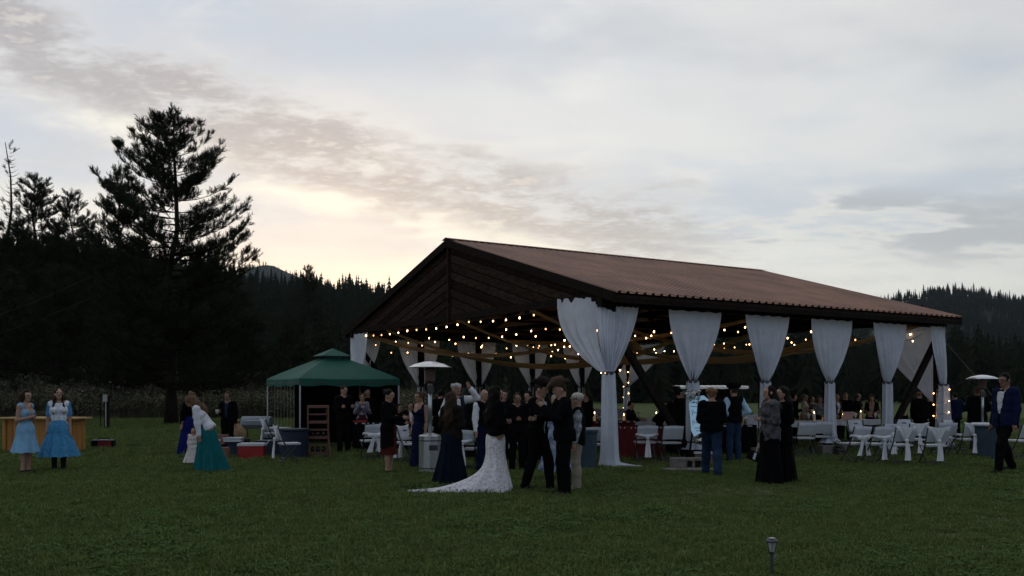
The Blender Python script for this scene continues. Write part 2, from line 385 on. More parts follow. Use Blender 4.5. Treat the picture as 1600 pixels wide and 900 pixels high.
# ------------------------------------------------------------------ pines
needle_m = mat('pine_needles', (.018, .025, .010), .85, .4, 1.5, spec=.1, trans=.15)
def foxtail(b, p, d, ln, r, n=11, wid=.022):
    d = d.normalized(); a = d.orthogonal().normalized(); c = d.cross(a)
    vs = []; fs = []
    for j in range(n):
        t_ = j / n; q = j * 2.4 + r.random()
        o = p + d * (ln * t_); s_ = (a * math.cos(q) + c * math.sin(q))
        tip = o + s_ * r.uniform(.09, .15) + d * r.uniform(.07, .14)
        e = d.cross(s_) * wid
        i = len(vs); vs += [o + e, o - e, tip]; fs.append((i, i + 1, i + 2))
    b.add(vs, fs)
def make_pine(seed, H, prof, z0, dens=1.0, up=.45, tr=.26, dead=False, bigneedle=1.0, step=.42):
    """prof: (height fraction, half width in m); z0: lowest limb. Returns trunk mesh and crown mesh."""
    r = random.Random(seed); tb = MB(); cb = MB()
    tb.tube([(r.uniform(-.05, .05) * k, r.uniform(-.05, .05) * k, H * k / 8) for k in range(9)], [tr * (1 - k / 8.4) + .012 + (.1 if k == 0 else 0) for k in range(9)], 9)
    z = z0
    while z < H - .2:
        f = z / H; hw = float(np.interp(f, [p[0] for p in prof], [p[1] for p in prof]))
        for q in range(r.choice((3, 4, 4, 5))):
            az = r.random() * 2 * PI; ln = hw * r.uniform(.72, 1.04)
            if r.random() < .10: ln *= .4
            dr = Vector((math.cos(az), math.sin(az), 0)); rise = up * (.5 + f)
            pts = []; 
            for k in range(6):
                t_ = k / 5; pts.append(Vector((0, 0, z)) + dr * ln * t_ + Vector((r.uniform(-.05, .05) * ln * .3, r.uniform(-.05, .05) * ln * .3, ln * (rise * t_ * .55 - .28 * t_ * (1 - t_) + .22 * t_ ** 3))))
            lr = .018 + .014 * ln * (1 - f)
            tb.tube(pts, [lr * (1 - .85 * k / 5) for k in range(6)], 4, False)
            if dead and r.random() < .85: continue
            side = Vector((-dr.y, dr.x, 0)); m_ = max(3, int(ln / .15 * dens))
            for k in range(m_):
                t_ = r.uniform(.12, 1.0) ** .8; i = min(4, int(t_ * 5)); p = pts[i].lerp(pts[i + 1], t_ * 5 - i)
                sl = r.uniform(.15, .55) * (1.15 - t_ * .6) * min(1.4, .5 + ln * .35)
                d = (side * r.choice((-1, 1)) * r.uniform(.3, 1) + dr * r.uniform(.3, 1) + Vector((0, 0, r.uniform(.2, 1.0)))).normalized()
                e = p + d * sl
                tb.tube([p, e], [.010, .006], 3, False)
                for w_ in range(r.choice((2, 3, 3, 4))):
                    dd = (d * .7 + Vector((r.uniform(-.6, .6), r.uniform(-.6, .6), r.uniform(.25, 1.1))))
                    foxtail(cb, e - d * sl * r.uniform(0, .6), dd, r.uniform(.18, .36) * bigneedle, r, 10, .020 * bigneedle)
            foxtail(cb, pts[5], dr + Vector((0, 0, .9)), .35 * bigneedle, r, 12, .02 * bigneedle)
        z += step * r.uniform(.75, 1.25) * (1.0 if f < .75 else .7)
    for q in range(6): foxtail(cb, Vector((0, 0, H - .1 * q)), Vector((r.uniform(-.5, .5), r.uniform(-.5, .5), 1)), .4, r, 12)
    return tb.mesh('trunk', bark_m, True), cb.mesh('crown', needle_m)
def plant_tree(name, meshes, loc, rz, sc_, label, cat, group):
    o = empty(name, loc, rz, label, cat, group); o.scale = sc_
    put('trunk', meshes[0], o); put('crown', meshes[1], o); return o
big = make_pine(3, 15.0, [(0, 3.1), (.2, 3.75), (.45, 3.7), (.60, 3.4), (.72, 3.0), (.80, 2.5), (.88, 1.8), (.94, 1.15), (.98, .55), (1, .2)], 1.75, 1.5, step=.28, tr=.24, bigneedle=.85, up=.38)
p = gr(268, 664); plant_tree('pine_tree', big, p, .4, (1, 1, (HY - 168 + 54) / 54 * 1.6 / 15.0 * .98), 'tallest pine with bristling branches and a dark trunk behind the girl in teal', 'tree', 'pines at the edge of the lawn')
tall = make_pine(4, 17.0, [(0, 1.6), (.3, 2.4), (.6, 2.5), (.8, 1.9), (.95, .8), (1, .3)], 5.5, 1.15, bigneedle=1.2, step=.42)
slim = make_pine(6, 15.0, [(0, 2.6), (.35, 2.8), (.6, 2.3), (.85, 1.2), (1, .25)], 1.6, 1.25, bigneedle=1.2, step=.38)
bushy = make_pine(8, 9.0, [(0, 2.6), (.3, 3.0), (.6, 2.2), (.85, 1.2), (1, .3)], .7, .95, bigneedle=1.35, step=.42)
snag = make_pine(9, 20.0, [(0, 1.5), (.5, 1.6), (.8, 1.1), (1, .2)], 7.0, .5, dead=True, step=.45)
GP = 'pines at the edge of the lawn'
def pine_at(px, top, Y, me, H, label, wide=1., rz=0., zb=0.):
    h = CZ + (HY - top) * Y / F - zb
    plant_tree('pine_tree', me, ((px - 800) * Y / F, Y, zb), rz, (h / H * wide, h / H * wide, h / H), label, 'tree', GP)
pine_at(16, 224, 78, snag, 20, 'bare dead pine with a spindly top, left of all other trees', 1., 0.)
pine_at(56, 276, 74, tall, 17, 'round-topped pine with a bare lower trunk just beside the dead pine', 1.05, 1., .4)
pine_at(112, 300, 76, tall, 17, 'shorter pine with a narrow ragged top between the round-topped pine and the tall pine', .9, 2.6, .4)
pine_at(188, 262, 56, slim, 15, 'feathery pine standing hard against the tall pine on its outer side', .85, 3.4)
S_ = 'dark pine merging into the shaded wood behind the lawn'
for (px, top, Y, me, H, wd, rz) in [(-60, 300, 70, tall, 17, 1, 3), (-20, 330, 82, slim, 15, 1.1, 1), (30, 345, 66, slim, 15, 1.05, 2), (85, 355, 84, slim, 15, 1.3, 4.2), (140, 352, 70, slim, 15, 1.2, .8), (225, 380, 72, slim, 15, 1.3, 5),
                                    (320, 400, 60, slim, 15, 1.25, 2.2), (360, 428, 66, slim, 15, 1.35, .3), (90, 420, 60, bushy, 9, 1., 1.2), (10, 430, 62, bushy, 9, 1.1, 5.2), (200, 440, 58, bushy, 9, 1.0, 3.6), (310, 470, 56, bushy, 9, .85, 4.4)]:
    pine_at(px, top, Y, me, H, S_, wd, rz)
pine_at(450, 500, 60, bushy, 9, 'low bushy pine just beyond the green canopy tent', .95, 1.)
pine_at(395, 490, 64, bushy, 9, 'low spreading pine beside the tallest pine on the tent side', 1.1, 2.7)
pine_at(482, 416, 150, tall, 17, 'lone taller pine standing up from the ridge left of the pavilion roof', .75, 1.5)
pine_at(505, 512, 66, bushy, 9, 'bushy pine close behind the peak of the green canopy tent', .9, 5.)

# weeds on the bank, grass on the lawn
def weed_clump(seed):
    r = random.Random(seed); b = MB()
    for k in range(26):
        a = r.random() * 6.28; d = Vector((math.cos(a) * .35, math.sin(a) * .35, 1)).normalized(); o = Vector((r.uniform(-.5, .5), r.uniform(-.5, .5), 0)); h = r.uniform(.5, 1.15)
        e = Vector((-math.sin(a), math.cos(a), 0)) * .012; b.mi = 0
        b.add([o - e, o + e, o + d * h], [(0, 1, 2)])
        for q in range(5):
            b.mi = 1 if (q > 2 and r.random() < .38) else 0; p = o + d * h * r.uniform(.35, 1.0); s_ = r.uniform(.04, .1) if b.mi == 0 else r.uniform(.02, .045)
            dd = Vector((r.uniform(-1, 1), r.uniform(-1, 1), r.uniform(-.3, .8))).normalized(); e2 = dd.orthogonal().normalized() * s_ * .5
            b.add([p - e2, p + e2, p + dd * s_ * 1.6], [(0, 1, 2)])
    return b.mesh('weed', [mat('weed_stem', (.085, .082, .048), .9, .4, 3., spec=.05), mat('weed_seed_head', (.42, .39, .33), .9, .3, 5., spec=.05)])
wk = [weed_clump(k) for k in range(3)]
n = 5200; g = np.random.default_rng(4); X = g.uniform(-48, -6, n); t_ = g.random(n) ** 1.5
Yw = 51.5 + 24 * t_; Zw = np.clip((t_ ** .8) * 2.7 * np.clip((-4 - X) / 25, 0, 1) ** .7 + .1, 0, 3); k_ = g.uniform(.6, 1.25, n) * (.55 + .9 * fbm(X * .16, Yw * .2, 8))
keepw = fbm(X * .11, Yw * .15, 12) > .36
o = scatter('weeds', np.stack([X, Yw, Zw], 1)[keepw], np.stack([g.normal(0, .1, n), g.normal(0, .1, n), g.random(n) * 6.28], 1)[keepw], np.repeat(k_[:, None], 3, 1)[keepw], wk, g.integers(0, 3, n)[keepw]); tag(o, kind='stuff')

def grass_clump(seed, cols_, h0, h1, nb=34, rad=.13, bw=.0042):
    r = random.Random(seed); b = MB()
    for k in range(nb):
        a = r.random() * 6.28; q = r.random() ** .5 * rad; o = Vector((math.cos(a) * q, math.sin(a) * q, -.005)); h = r.uniform(h0, h1)
        az = r.random() * 6.28; d = Vector((math.cos(az), math.sin(az), 0)); e = Vector((-d.y, d.x, 0)) * bw * r.uniform(.7, 1.4); bend = r.uniform(.2, .95)
        m1 = o + Vector((0, 0, h * .55)) + d * h * bend * .22; tip = o + Vector((0, 0, h * (1 - bend * .3))) + d * h * bend * .75
        b.mi = r.choices(range(len(cols_)), weights=[8, 5, .9][:len(cols_)])[0]
        b.add([o - e, o + e, m1 + e * .8, m1 - e * .8, tip], [(0, 1, 2, 3), (3, 2, 4)])
    return b.mesh('grass', cols_)
def clover(seed):
    r = random.Random(seed); b = MB()
    for k in range(22):
        a = r.random() * 6.28; q = r.random() ** .5 * .13; o = Vector((math.cos(a) * q, math.sin(a) * q, r.uniform(.025, .065)))
        for j in range(3):
            t2 = a + j * 2.1; d = Vector((math.cos(t2), math.sin(t2), r.uniform(-.1, .4))) * r.uniform(.016, .026); e = Vector((-d.y, d.x, 0)) * .55
            b.add([o, o + d * .6 + e, o + d * 1.2, o + d * .6 - e], [(0, 1, 2, 3)])
    return b.mesh('clover', [gr_c])
gr_a = mat('grass_blade', (.094, .138, .038), .9, .45, .9, spec=.05, trans=.2)
gr_b = mat('grass_blade_yellow', (.148, .168, .058), .9, .4, .9, spec=.05, trans=.2)
gr_d = mat('grass_blade_dry', (.26, .24, .15), .9, .3, .9, spec=.02, trans=.1)
gr_c = mat('clover_leaf', (.070, .115, .040), .95, .3, 2., spec=.0)
gk = [grass_clump(1, [gr_a, gr_b, gr_d], .05, .10), grass_clump(2, [gr_a, gr_b], .06, .125), grass_clump(3, [gr_b, gr_a, gr_d], .04, .085), clover(4), grass_clump(5, [gr_a, gr_a, gr_b], .035, .07, 44, .16), grass_clump(6, [gr_d, gr_b, gr_d], .02, .05, 26, .17)]
def lawn_grass(Ya, Yb, n, seed, s0, s1, mar=1.5):
    g = np.random.default_rng(seed); Y = np.sqrt(g.random(n) * (Yb ** 2 - Ya ** 2) + Ya ** 2); X = g.uniform(-1, 1, n) * (Y * 800 / F + mar)
    d = fbm(X * .8, Y * .8, 31); d2 = fbm(X * .22, Y * .22, 37)
    s_ = g.uniform(s0, s1, n) * (.55 + .55 * d + .45 * d2)
    idx = g.choice(5, n, p=[.3, .24, .22, .08, .16]); idx = np.where((d > .56) & (g.random(n) < .22), 3, idx); idx = np.where((d2 < .4) & (g.random(n) < .6), 4, idx)
    worn = np.exp(-((X - 3.2) / 3.2) ** 2 - ((Y - 14.2) / 1.5) ** 2) + .8 * np.exp(-((X - 6) / 5) ** 2 - ((Y - 10.5) / 1.3) ** 2) + .7 * np.exp(-((Y - 18.2 - X * .5) / .8) ** 2) * (X > 2) + .5 * np.clip(fbm(X * .5, Y * .9, 77) - .55, 0, 1) * 5
    idx = np.where(g.random(n) < np.clip(worn, 0, 1) * .6 * (d > .36), 5, idx); s_ = s_ * (1 - .25 * np.clip(worn, 0, 1))
    return np.stack([X, Y, X * 0], 1), np.stack([g.normal(0, .08, n), g.normal(0, .08, n), g.random(n) * 6.28], 1), np.stack([s_, s_, s_ * g.uniform(.7, 1.1, n)], 1), idx
parts = [lawn_grass(6.2, 12, 30000, 51, .75, 1.2), lawn_grass(12, 20, 38000, 52, .75, 1.2), lawn_grass(20, 52, 42000, 53, .9, 1.6)]
for q in range(3):        # trodden flat under the train
    P_ = parts[q][0]; kp = ~((P_[:, 0] > -1.75) & (P_[:, 0] < -.05) & (P_[:, 1] > 13.6) & (P_[:, 1] < 15.1) & (g.random(len(P_)) < .85)); parts[q] = tuple(a_[kp] for a_ in parts[q])
tag(scatter('grass', *(np.concatenate([q[k] for q in parts]) for k in range(3)), gk, np.concatenate([q[3] for q in parts])), kind='stuff')

# thin evening haze
b = MB(); b.box((0, 1400, 310), (9600, 5600, 640)); hz = bpy.data.materials.new('evening_haze'); hz.use_nodes = True; t = hz.node_tree; t.nodes.clear()
pv = t.nodes.new('ShaderNodeVolumePrincipled'); pv.inputs['Color'].default_value = (.72, .84, 1, 1); pv.inputs['Density'].default_value = 5.5e-5; oo = t.nodes.new('ShaderNodeOutputMaterial'); t.links.new(pv.outputs[0], oo.inputs['Volume'])
tag(b.build('haze', hz), kind='stuff')
# ------------------------------------------------------------------ pavilion
P0 = Vector((2.07, 19.39, 0)); DV = Vector((.8445, .5355, 0)); WV = Vector((-.5355, .8445, 0))
PW, PL, BAY = 13.5, 11.67, 11.67 / 5
def PV(a, b, z): return P0 + DV * a + WV * b + Vector((0, 0, z))
ANG = math.atan2(DV.y, DV.x)
OF, OS, OB = .3, .5, .4
EZ, RZ = 3.60, 5.68
def roofz(b): return EZ + (RZ - EZ) * (1 - abs(b - PW / 2) / (PW / 2 + OS))
pav = empty('pavilion', P0, 0, 'open timber pavilion with a red-brown metal gable roof, draped in white fabric', 'pavilion')
class PB_(MB):
    def build(s, name, mats, parent=None, smooth=False, loc=None):
        s.v = [tuple(Vector(x) - P0) for x in s.v]; return MB.build(s, name, mats, parent, smooth, loc)
# corrugated roof slopes
for side in (0, 1):
    b = PB_(); n = 54; rows = 3; A0, A1 = -OF, PL + OB
    prof = []
    for k in range(n):
        a = A0 + (A1 - A0) * k / n; pw = (A1 - A0) / n
        for o_, h in ((0, 0), (.50, 0), (.60, .045), (.82, .045), (.92, 0)): prof.append((a + pw * o_, h))
    prof.append((A1, 0))
    P = np.zeros((rows, len(prof), 3)); 
    for i in range(rows):
        bb = (-OS + (PW / 2 + OS) * i / (rows - 1)) if side == 0 else (PW + OS - (PW / 2 + OS) * i / (rows - 1))
        for j, (a, h) in enumerate(prof): P[i, j] = PV(a, bb, roofz(bb) + .02 + h)
    b.grid(P); q = P.copy(); q[..., 2] -= .09; 
    for row in q: row[:, 2] = row[:, 2].min()
    b.grid(q[:, ::5])
    b.build('roof_slope', roof_m, pav)
b = PB_(); 
for s_ in (-1, 1): 
    P = [[PV(a, PW / 2 + s_ * o_, RZ + .085 - o_ * .27) for a in np.linspace(-OF - .02, PL + OB + .02, 14)] for o_ in (0, .12, .22)]
    b.grid(P)
b.build('ridge_cap', roof_m, pav)
# eave screws / drip line: fascia boards
for bb, zz in ((-OS + .03, EZ - .1), (PW + OS - .03, EZ - .1)):
    b = PB_(); b.beam(PV(-OF + .01, bb, zz), PV(PL + OB - .01, bb, zz), .04, .17); b.build('fascia', wood_dark, pav)
# side beams, posts, braces
for bb in (0, PW):
    b = PB_(); b.beam(PV(-.28, bb, 3.50), PV(PL + .3, bb, 3.50), .16, .28); b.build('beam', wood_dark, pav)
post_m = b = PB_(); b.box(PV(0, 0, 1.69), (.17, .17, 3.34), Matrix.Rotation(ANG, 3, 'Z')); pm = None
for bb in (0, PW):
    for k in range(6):
        if pm is None: o = b.build('post', wood_dark, pav); pm = o
        else:
            o = pm.copy(); col.objects.link(o)
        o.location = DV * (BAY * k) + WV * bb
for (a0, z0, a1, z1, bb) in [(.1, 2.95, 2.35, .12, 0), (PL - .1, 2.95, PL - 2.35, .12, 0), (.1, 2.95, 1.2, 1.6, PW), (PL - .1, 2.95, PL - 1.5, 1.2, PW)]:
    b = PB_(); b.beam(PV(a0, bb + .02, z0), PV(a1, bb + .02, z1), .12, .15); b.build('brace', wood_dark, pav)
# trusses
for k in range(6):
    a = BAY * k; b = PB_()
    b.beam(PV(a, .1, 3.71), PV(a, PW - .1, 3.71), .09, .14)
    b.build('tie_beam', wood_dark, pav)
    for s_ in (0, 1):
        b = PB_(); b0, b1 = (0, PW / 2) if s_ == 0 else (PW, PW / 2)
        b.beam(PV(a, b0, roofz(b0) - .17), PV(a, b1, roofz(b1) - .17), .08, .2); b.build('rafter', wood_dark, pav)
    if 0 < k < 6:
        b = PB_(); b.beam(PV(a, PW / 2, 3.8), PV(a, PW / 2, RZ - .3), .1, .1, up=DV); b.build('king_post', wood_dark, pav)
for s_ in (0, 1):
    for q in range(7):
        bb = .4 + (PW / 2 - .6) * q / 6; bb = bb if s_ == 0 else PW - bb
        b = PB_(); b.beam(PV(-.2, bb, roofz(bb) - .1), PV(PL + .3, bb, roofz(bb) - .1), .09, .05); b.build('purlin', wood_dark, pav)
# gable boards parallel to the slopes, chevron about the centre
slope = (RZ - EZ) / (PW / 2 + OS); rj = random.Random(2)
for aa, ga in ((-.16, 1), (PL + .16, -1)):
    for s_ in (0, 1):
        nb = 9
        for q in range(nb):
            dzz = .12 + q * .235; zt = RZ - dzz          # centre top of this board
            hb = .212 - rj.uniform(0, .012); zc = 3.58
            # the board runs down from the centre until the chord cuts it off
            off = rj.uniform(0, .03); sg = -1 if s_ == 0 else 1; b0 = PW / 2; tl_ = rj.uniform(-.008, .008); mx_ = PW / 2 + .40
            zb_ = max(zc, zt - hb); pl_ = [(0, zt), (min(mx_, (zt - zc) / slope), max(zc, zt - slope * mx_) + tl_)] + ([(min(mx_, (zt - hb - zc) / slope), max(zc, zt - hb - slope * mx_) + tl_)] if zt - hb > zc else []) + [(0, zb_)]
            b = PB_(); n_ = len(pl_); f1 = [PV(aa - ga * off, b0 + sg * x, z) for x, z in pl_]; f2 = [PV(aa - ga * (off - .03), b0 + sg * x, z) for x, z in pl_]
            b.add(f1 + f2, [tuple(range(n_)), tuple(range(n_, 2 * n_))[::-1]] + [(k, k + n_, (k + 1) % n_ + n_, (k + 1) % n_) for k in range(n_)]); b.build('gable_board', wood_gable, pav)
    b = PB_(); f1 = [PV(aa + ga * .05, x, z) for x, z in ((.1, 3.6), (PW - .1, 3.6), (PW / 2, RZ - .12))]; b.add(f1, [(0, 1, 2)]); b.add([q + DV * ga * .02 for q in f1], [(2, 1, 0)]); b.build('gable_backing', wood_dark, pav)
    b = PB_(); b.beam(PV(aa - ga * .04, PW / 2, 3.45), PV(aa - ga * .04, PW / 2, RZ - .06), .12, .06, up=WV); b.build('king_post', wood_gable, pav)
    b = PB_(); b.beam(PV(aa - ga * .03, -.2, 3.58), PV(aa - ga * .03, PW + .2, 3.58), .06, .17); b.build('gable_chord', wood_dark, pav)
    for s_ in (0, 1):
        b = PB_(); b0 = -OS if s_ == 0 else PW + OS
        b.beam(PV(aa - ga * .12, b0, EZ - .07), PV(aa - ga * .12, PW / 2, RZ - .07), .05, .2); b.build('barge_board', wood_dark, pav)
b = PB_(); b.tube([PV(PL, 0, 3.2), PV(PL + 4.6, -.2, 0)], .008, 5); b.build('guy_wire', metal_dark, pav)

# concrete blocks under posts
conc = mat('rough_concrete', (.17, .155, .14), .9, .25, 6., .6, 30., spec=.1)
def cinder_block(loc, rz, label):
    b = MB(); wv_, d_, h_ = .62, .32, .24; t_ = .045
    for z in (t_ / 2, h_ - t_ / 2): b.box((0, 0, z), (wv_, d_, t_))
    for x in (-wv_ / 2 + t_ / 2, -.06, .10, wv_ / 2 - t_ / 2): b.box((x, 0, h_ / 2), (t_ * .98, d_ - .006, h_ - 2 * t_))
    b.box((-.19, -.02, h_ / 2), (.22, d_ - .05, h_ - 2 * t_)); b.box((0, .09, h_ / 2), (wv_ - .1, .04, h_ - 2 * t_ - .002))
    return tag(b.build('cinder_block', conc, None, loc=loc), label, 'concrete block').__setattr__('rotation_euler', (0, 0, rz))
cinder_block(gr(1073, 734), .08, 'rough concrete block beside the welcome sign at the foot of a draped post')
cinder_block(gr(1300, 711), .1, 'dark concrete block at the foot of the draped post nearest the white chairs')
cinder_block(PV(2 * BAY, -.05, 0), ANG, 'concrete block hidden behind the woman in the patterned jacket')
b = MB(); b.box((0, 0, .03), (1.05, .45, .06)); o = b.build('paving_slab', conc, None, loc=gr(1075, 737)); o.rotation_euler = (0, 0, .05); tag(o, 'thin pale slab on the grass under the concrete block by the sign', 'paving slab')

# ------------------------------------------------------------------ curtains
def panel_rows(A, B, T, tie_w=.16, rows=26, cols=44, pl=8, amp=.045, ph=0., g=2.2, droop=.02, nrm=None, bel=1.):
    A, B, T = Vector(A), Vector(B), Vector(T); d = (B - A); wd = d.length; d.normalize()
    nrm = nrm or d.cross(Vector((0, 0, 1))).normalized()
    if nrm.dot(WV) > .3: nrm = -nrm
    rows_ = []
    for i in range(rows):
        v = i / (rows - 1); k = v ** g; row = []
        for j in range(cols):
            u_ = j / (cols - 1); top = A.lerp(B, u_) - Vector((0, 0, droop * abs(math.sin(u_ * PI * 4)) ** 2))
            bot = T + d * (u_ - .5) * tie_w
            p = top.lerp(bot, k); p.z = top.z + (bot.z - top.z) * v
            # cloth bags a little below the tie in the middle
            bag = max(0, (v - .8) / .2); p.z -= .10 * bag * (1 - bag) * 4 * math.sin(u_ * PI) * .8
            a_ = amp * (.2 + .8 * v) * (1 - .4 * max(0, v - .85) / .15)
            f_ = math.sin(2 * PI * pl * u_ + ph + 1.3 * math.sin(v * 2.1 + u_ * 5 + ph)) + .5 * math.sin(2 * PI * pl * .43 * u_ + ph * 2 + v * 2)
            p = p + nrm * (a_ * f_ + .12 * math.sin(PI * min(1, v * 1.02)) * math.sin(u_ * PI) * bel)
            row.append(p)
        rows_.append(row)
    return rows_
def tail_rows(T, base_z, r0, r1, ph, flare=0., cols=30, rows=14, sh=Vector((0, 0, 0))):
    out_ = []
    for i in range(rows):
        v = i / (rows - 1); z = T.z + (base_z - T.z) * v; r_ = r0 + (r1 - r0) * v + flare * max(0, (v - .86) / .14) ** 2
        c = T.lerp(Vector((T.x, T.y, 0)) + sh, v)
        out_.append([(c.x + math.cos(q) * r_ * (1 + .22 * math.sin(7 * q + ph + v * 1.5) + .1 * math.sin(11 * q + 2 * ph)), c.y + math.sin(q) * r_ * (1 + .22 * math.sin(7 * q + ph + v * 1.5) + .1 * math.sin(11 * q + 2 * ph)), z) for q in np.linspace(0, 2 * PI, cols, endpoint=False)])
    return out_
tie_m = mat('dark_tie_cord', (.06, .06, .075), .8, .2, 10.)
def curtain(panels, T, label, group, base_z=.02, r0=.12, r1=.17, flare=0., puddle=None, tail=True, ph=0.):
    c0_ = Vector((T.x, T.y, 0)); root = empty('curtain', c0_, 0, label, 'curtain', group)
    def sub(rows_): return [[tuple(Vector(p) - c0_) for p in r_] for r_ in rows_]
    for k, rows_ in enumerate(panels):
        b = MB(); b.grid(sub(rows_)); b.build('panel', white_cloth, root, True)
    if tail:
        b = MB(); b.grid(sub(tail_rows(T, base_z, r0, r1, ph, flare)), True); b.build('tail', white_cloth, root, True)
        b = MB(); b.lathe([(r0 * .98, -.035), (r0 * 1.12, -.02), (r0 * 1.14, .02), (r0 * .98, .035)], 18, T - c0_); b.build('tie_band', tie_m, root, True)
    if puddle:
        b = MB(); rows_ = []
        for i in range(16):
            t_ = i / 15; c = puddle[0].lerp(puddle[1], t_) - c0_; dr = (puddle[1] - puddle[0]).normalized(); sd_ = Vector((-dr.y, dr.x, 0))
            wv_ = .30 * (1 - .55 * t_)
            rows_.append([c + sd_ * wv_ * s_ + Vector((0, 0, .012 + .05 * (1 + math.sin(s_ * 7 + t_ * 5)) * (1 - abs(s_)) * (1 - t_ * .5))) for s_ in np.linspace(-1, 1, 19)])
        b.grid(rows_); b.build('puddle', white_cloth, root, True)
    return root
CG = 'white curtains tied to the pavilion posts'
ordn = ['', 'next to the welcome sign', 'above the woman in the patterned jacket', 'with a pale column beside the first white chairs', 'standing behind the row of sashed chairs']
for k in range(1, 5):
    a = BAY * k; hw = (.74, .80, .76, .78, .72)[k]; T = PV(a + .0, -.05, 1.80)
    lab = 'white tied fabric bell on the post ' + ordn[k]
    curtain([panel_rows(PV(a - hw, -.14, 3.38), PV(a + hw, -.14, 3.38), T, ph=k * 1.7, tie_w=.15, g=(2, 1.75, 1.6, 1.9, 1.7)[k], pl=(7, 5, 7, 6, 8)[k], amp=(.04, .03, .045, .035, .05)[k], bel=.6)], T, lab, CG, .28 if k in (1, 3) else .03, .118, .135, .03 if k == 2 else .10, ph=k)
T = PV(.0, -.17, 1.96) + DV * -.16
pd0 = Vector((T.x, T.y, 0)) + Vector((.05, -.05, 0))
curtain([panel_rows(PV(-.22, 1.60, 3.66), PV(-.22, .22, 3.60), T + Vector((-.05, 0, 0)), ph=.4, g=2.3, tie_w=.22, pl=4, amp=.04, cols=60, bel=.8),
         panel_rows(PV(-.25, .20, 3.45), PV(.0, -.20, 3.25), T, ph=1.4, g=1.5, tie_w=.14, pl=6, amp=.03),
         panel_rows(PV(.05, -.16, 3.38), PV(.66, -.16, 3.38), T + Vector((.03, 0, 0)), ph=2.4, g=1.5, tie_w=.12, pl=5, bel=.5)],
        T, 'big billowing white curtain on the front corner post puddled on the grass', CG, .02, .115, .17, .04, (pd0 + Vector((.02, .02, 0)), pd0 + Vector((.62, -.12, 0))), ph=.5)
T = PV(PL, -.16, 1.75)
curtain([panel_rows(PV(PL - .55, -.15, 3.38), PV(PL + .12, -.15, 3.38), T, ph=3., tie_w=.2, pl=5),
         panel_rows(PV(PL + .1, 0.15, 3.42), PV(PL + .1, 2.2, 3.42), PV(PL, .05, 1.25), ph=4., g=1.35, tie_w=.14, pl=6)],
        T, 'white curtain on the far corner post, wound with fairy lights below its tie', CG, .03, .13, .20, .06, ph=2.2)
lo = ['on the inner post straight above the guest in navy beside the heater', 'behind the metal patio heater top and the white-haired man', 'above the heads of the men in dark suits', 'over the cowboy hats of the embracing men', 'half hidden behind the big corner curtain']
WARMG = 'paired curtains along the far side of the pavilion'
for k in range(1, 5):
    a = BAY * k; T = PV(a, PW + .02, 1.72)
    curtain([panel_rows(PV(a - .82, PW + .12, 3.40), PV(a - .02, PW + .12, 3.40), T, ph=k, g=1.9, tie_w=.12, pl=4, cols=28),
             panel_rows(PV(a + .02, PW + .12, 3.40), PV(a + .82, PW + .12, 3.40), T, ph=k + 2, g=1.9, tie_w=.12, pl=4, cols=28)], T,
            'pinkish white curtain wings inside the pavilion, ' + ['', 'first beyond the green tent', 'over the white-haired man with raised hand', 'over the two cowboy hats', 'partly behind the big corner curtain'][k], WARMG, .03, .11, .13, .02, ph=k)
T = PV(.1, PW + .05, 1.8)
curtain([panel_rows(PV(-.22, PW - 1.25, 3.48), PV(-.22, PW + .15, 3.48), PV(-.2, PW - .2, 1.72), ph=5., g=2., tie_w=.3, pl=5),
         panel_rows(PV(.05, PW + .12, 3.4), PV(.85, PW + .12, 3.4), T, ph=6., g=1.8, tie_w=.12, pl=4, cols=28)], T,
        'white curtain hanging from the roof corner directly behind the green canopy tent', CG, .03, .11, .13, .02)
T = PV(PL - .05, PW + .0, 1.75)
curtain([panel_rows(PV(PL - .85, PW + .12, 3.4), PV(PL - .02, PW + .12, 3.4), T, ph=7., g=1.8, tie_w=.12, pl=4, cols=28),
         panel_rows(PV(PL + .12, PW - .1, 3.42), PV(PL + .12, PW - 2.1, 3.42), T, ph=8., g=1.5, tie_w=.14, pl=14, amp=.03, cols=70)], T,
        'finely pleated white curtain at the inner corner post wrapped with small warm lights', CG, .03, .11, .14, .02)

# gold swags under the roof
def swag(A, B, sag, w0, w1, label, ph=0., up=0.0):
    A, B = Vector(A), Vector(B); d = (B - A).normalized(); sd_ = Vector((-d.y, d.x, 0)).normalized(); rows_ = []
    for i in range(41):
        t_ = i / 40; c = A.lerp(B, t_) - Vector((0, 0, sag * 4 * t_ * (1 - t_))); wv_ = w0 + (w1 - w0) * math.sin(PI * t_)
        rows_.append([c + sd_ * (wv_ * s_) + Vector((0, 0, .25 * wv_ * s_ + .035 * math.sin(s_ * 9 + ph + 2 * t_) - .12 * wv_ * (1 - s_ * s_))) - A for s_ in np.linspace(-1, 1, 21)])
    b = MB(); b.grid(rows_); o = b.build('fabric_swag', gold_cloth, None, True, A)
    return tag(o, label, 'fabric swag', 'gold swags under the pavilion roof')
swag(PV(.0, 11.2, 3.50), PV(PL, 10.8, 3.50), 1.05, .13, .36, 'long gold swag sagging between the gables nearest the green tent side', .3)
swag(PV(.0, 6.95, 3.62), PV(PL, 6.75, 3.60), 1.12, .13, .36, 'long gold swag hanging down the middle of the pavilion', 1.3)
swag(PV(.0, 3.15, 3.58), PV(PL, 3.0, 3.50), 1.10, .13, .36, 'long gold swag hanging just inside the draped long side', 2.3)
swag(PV(5.8, 13.2, 3.45), PV(5.8, .4, 3.55), .35, .12, .22, 'glowing orange swag crossing the pavilion with bulbs along it', 3.3)
swag(PV(PL - .1, 13.0, 3.45), PV(5.9, 6.8, 3.55), .55, .10, .45, 'broad brown swag slanting across the rear half of the pavilion', 4.3)
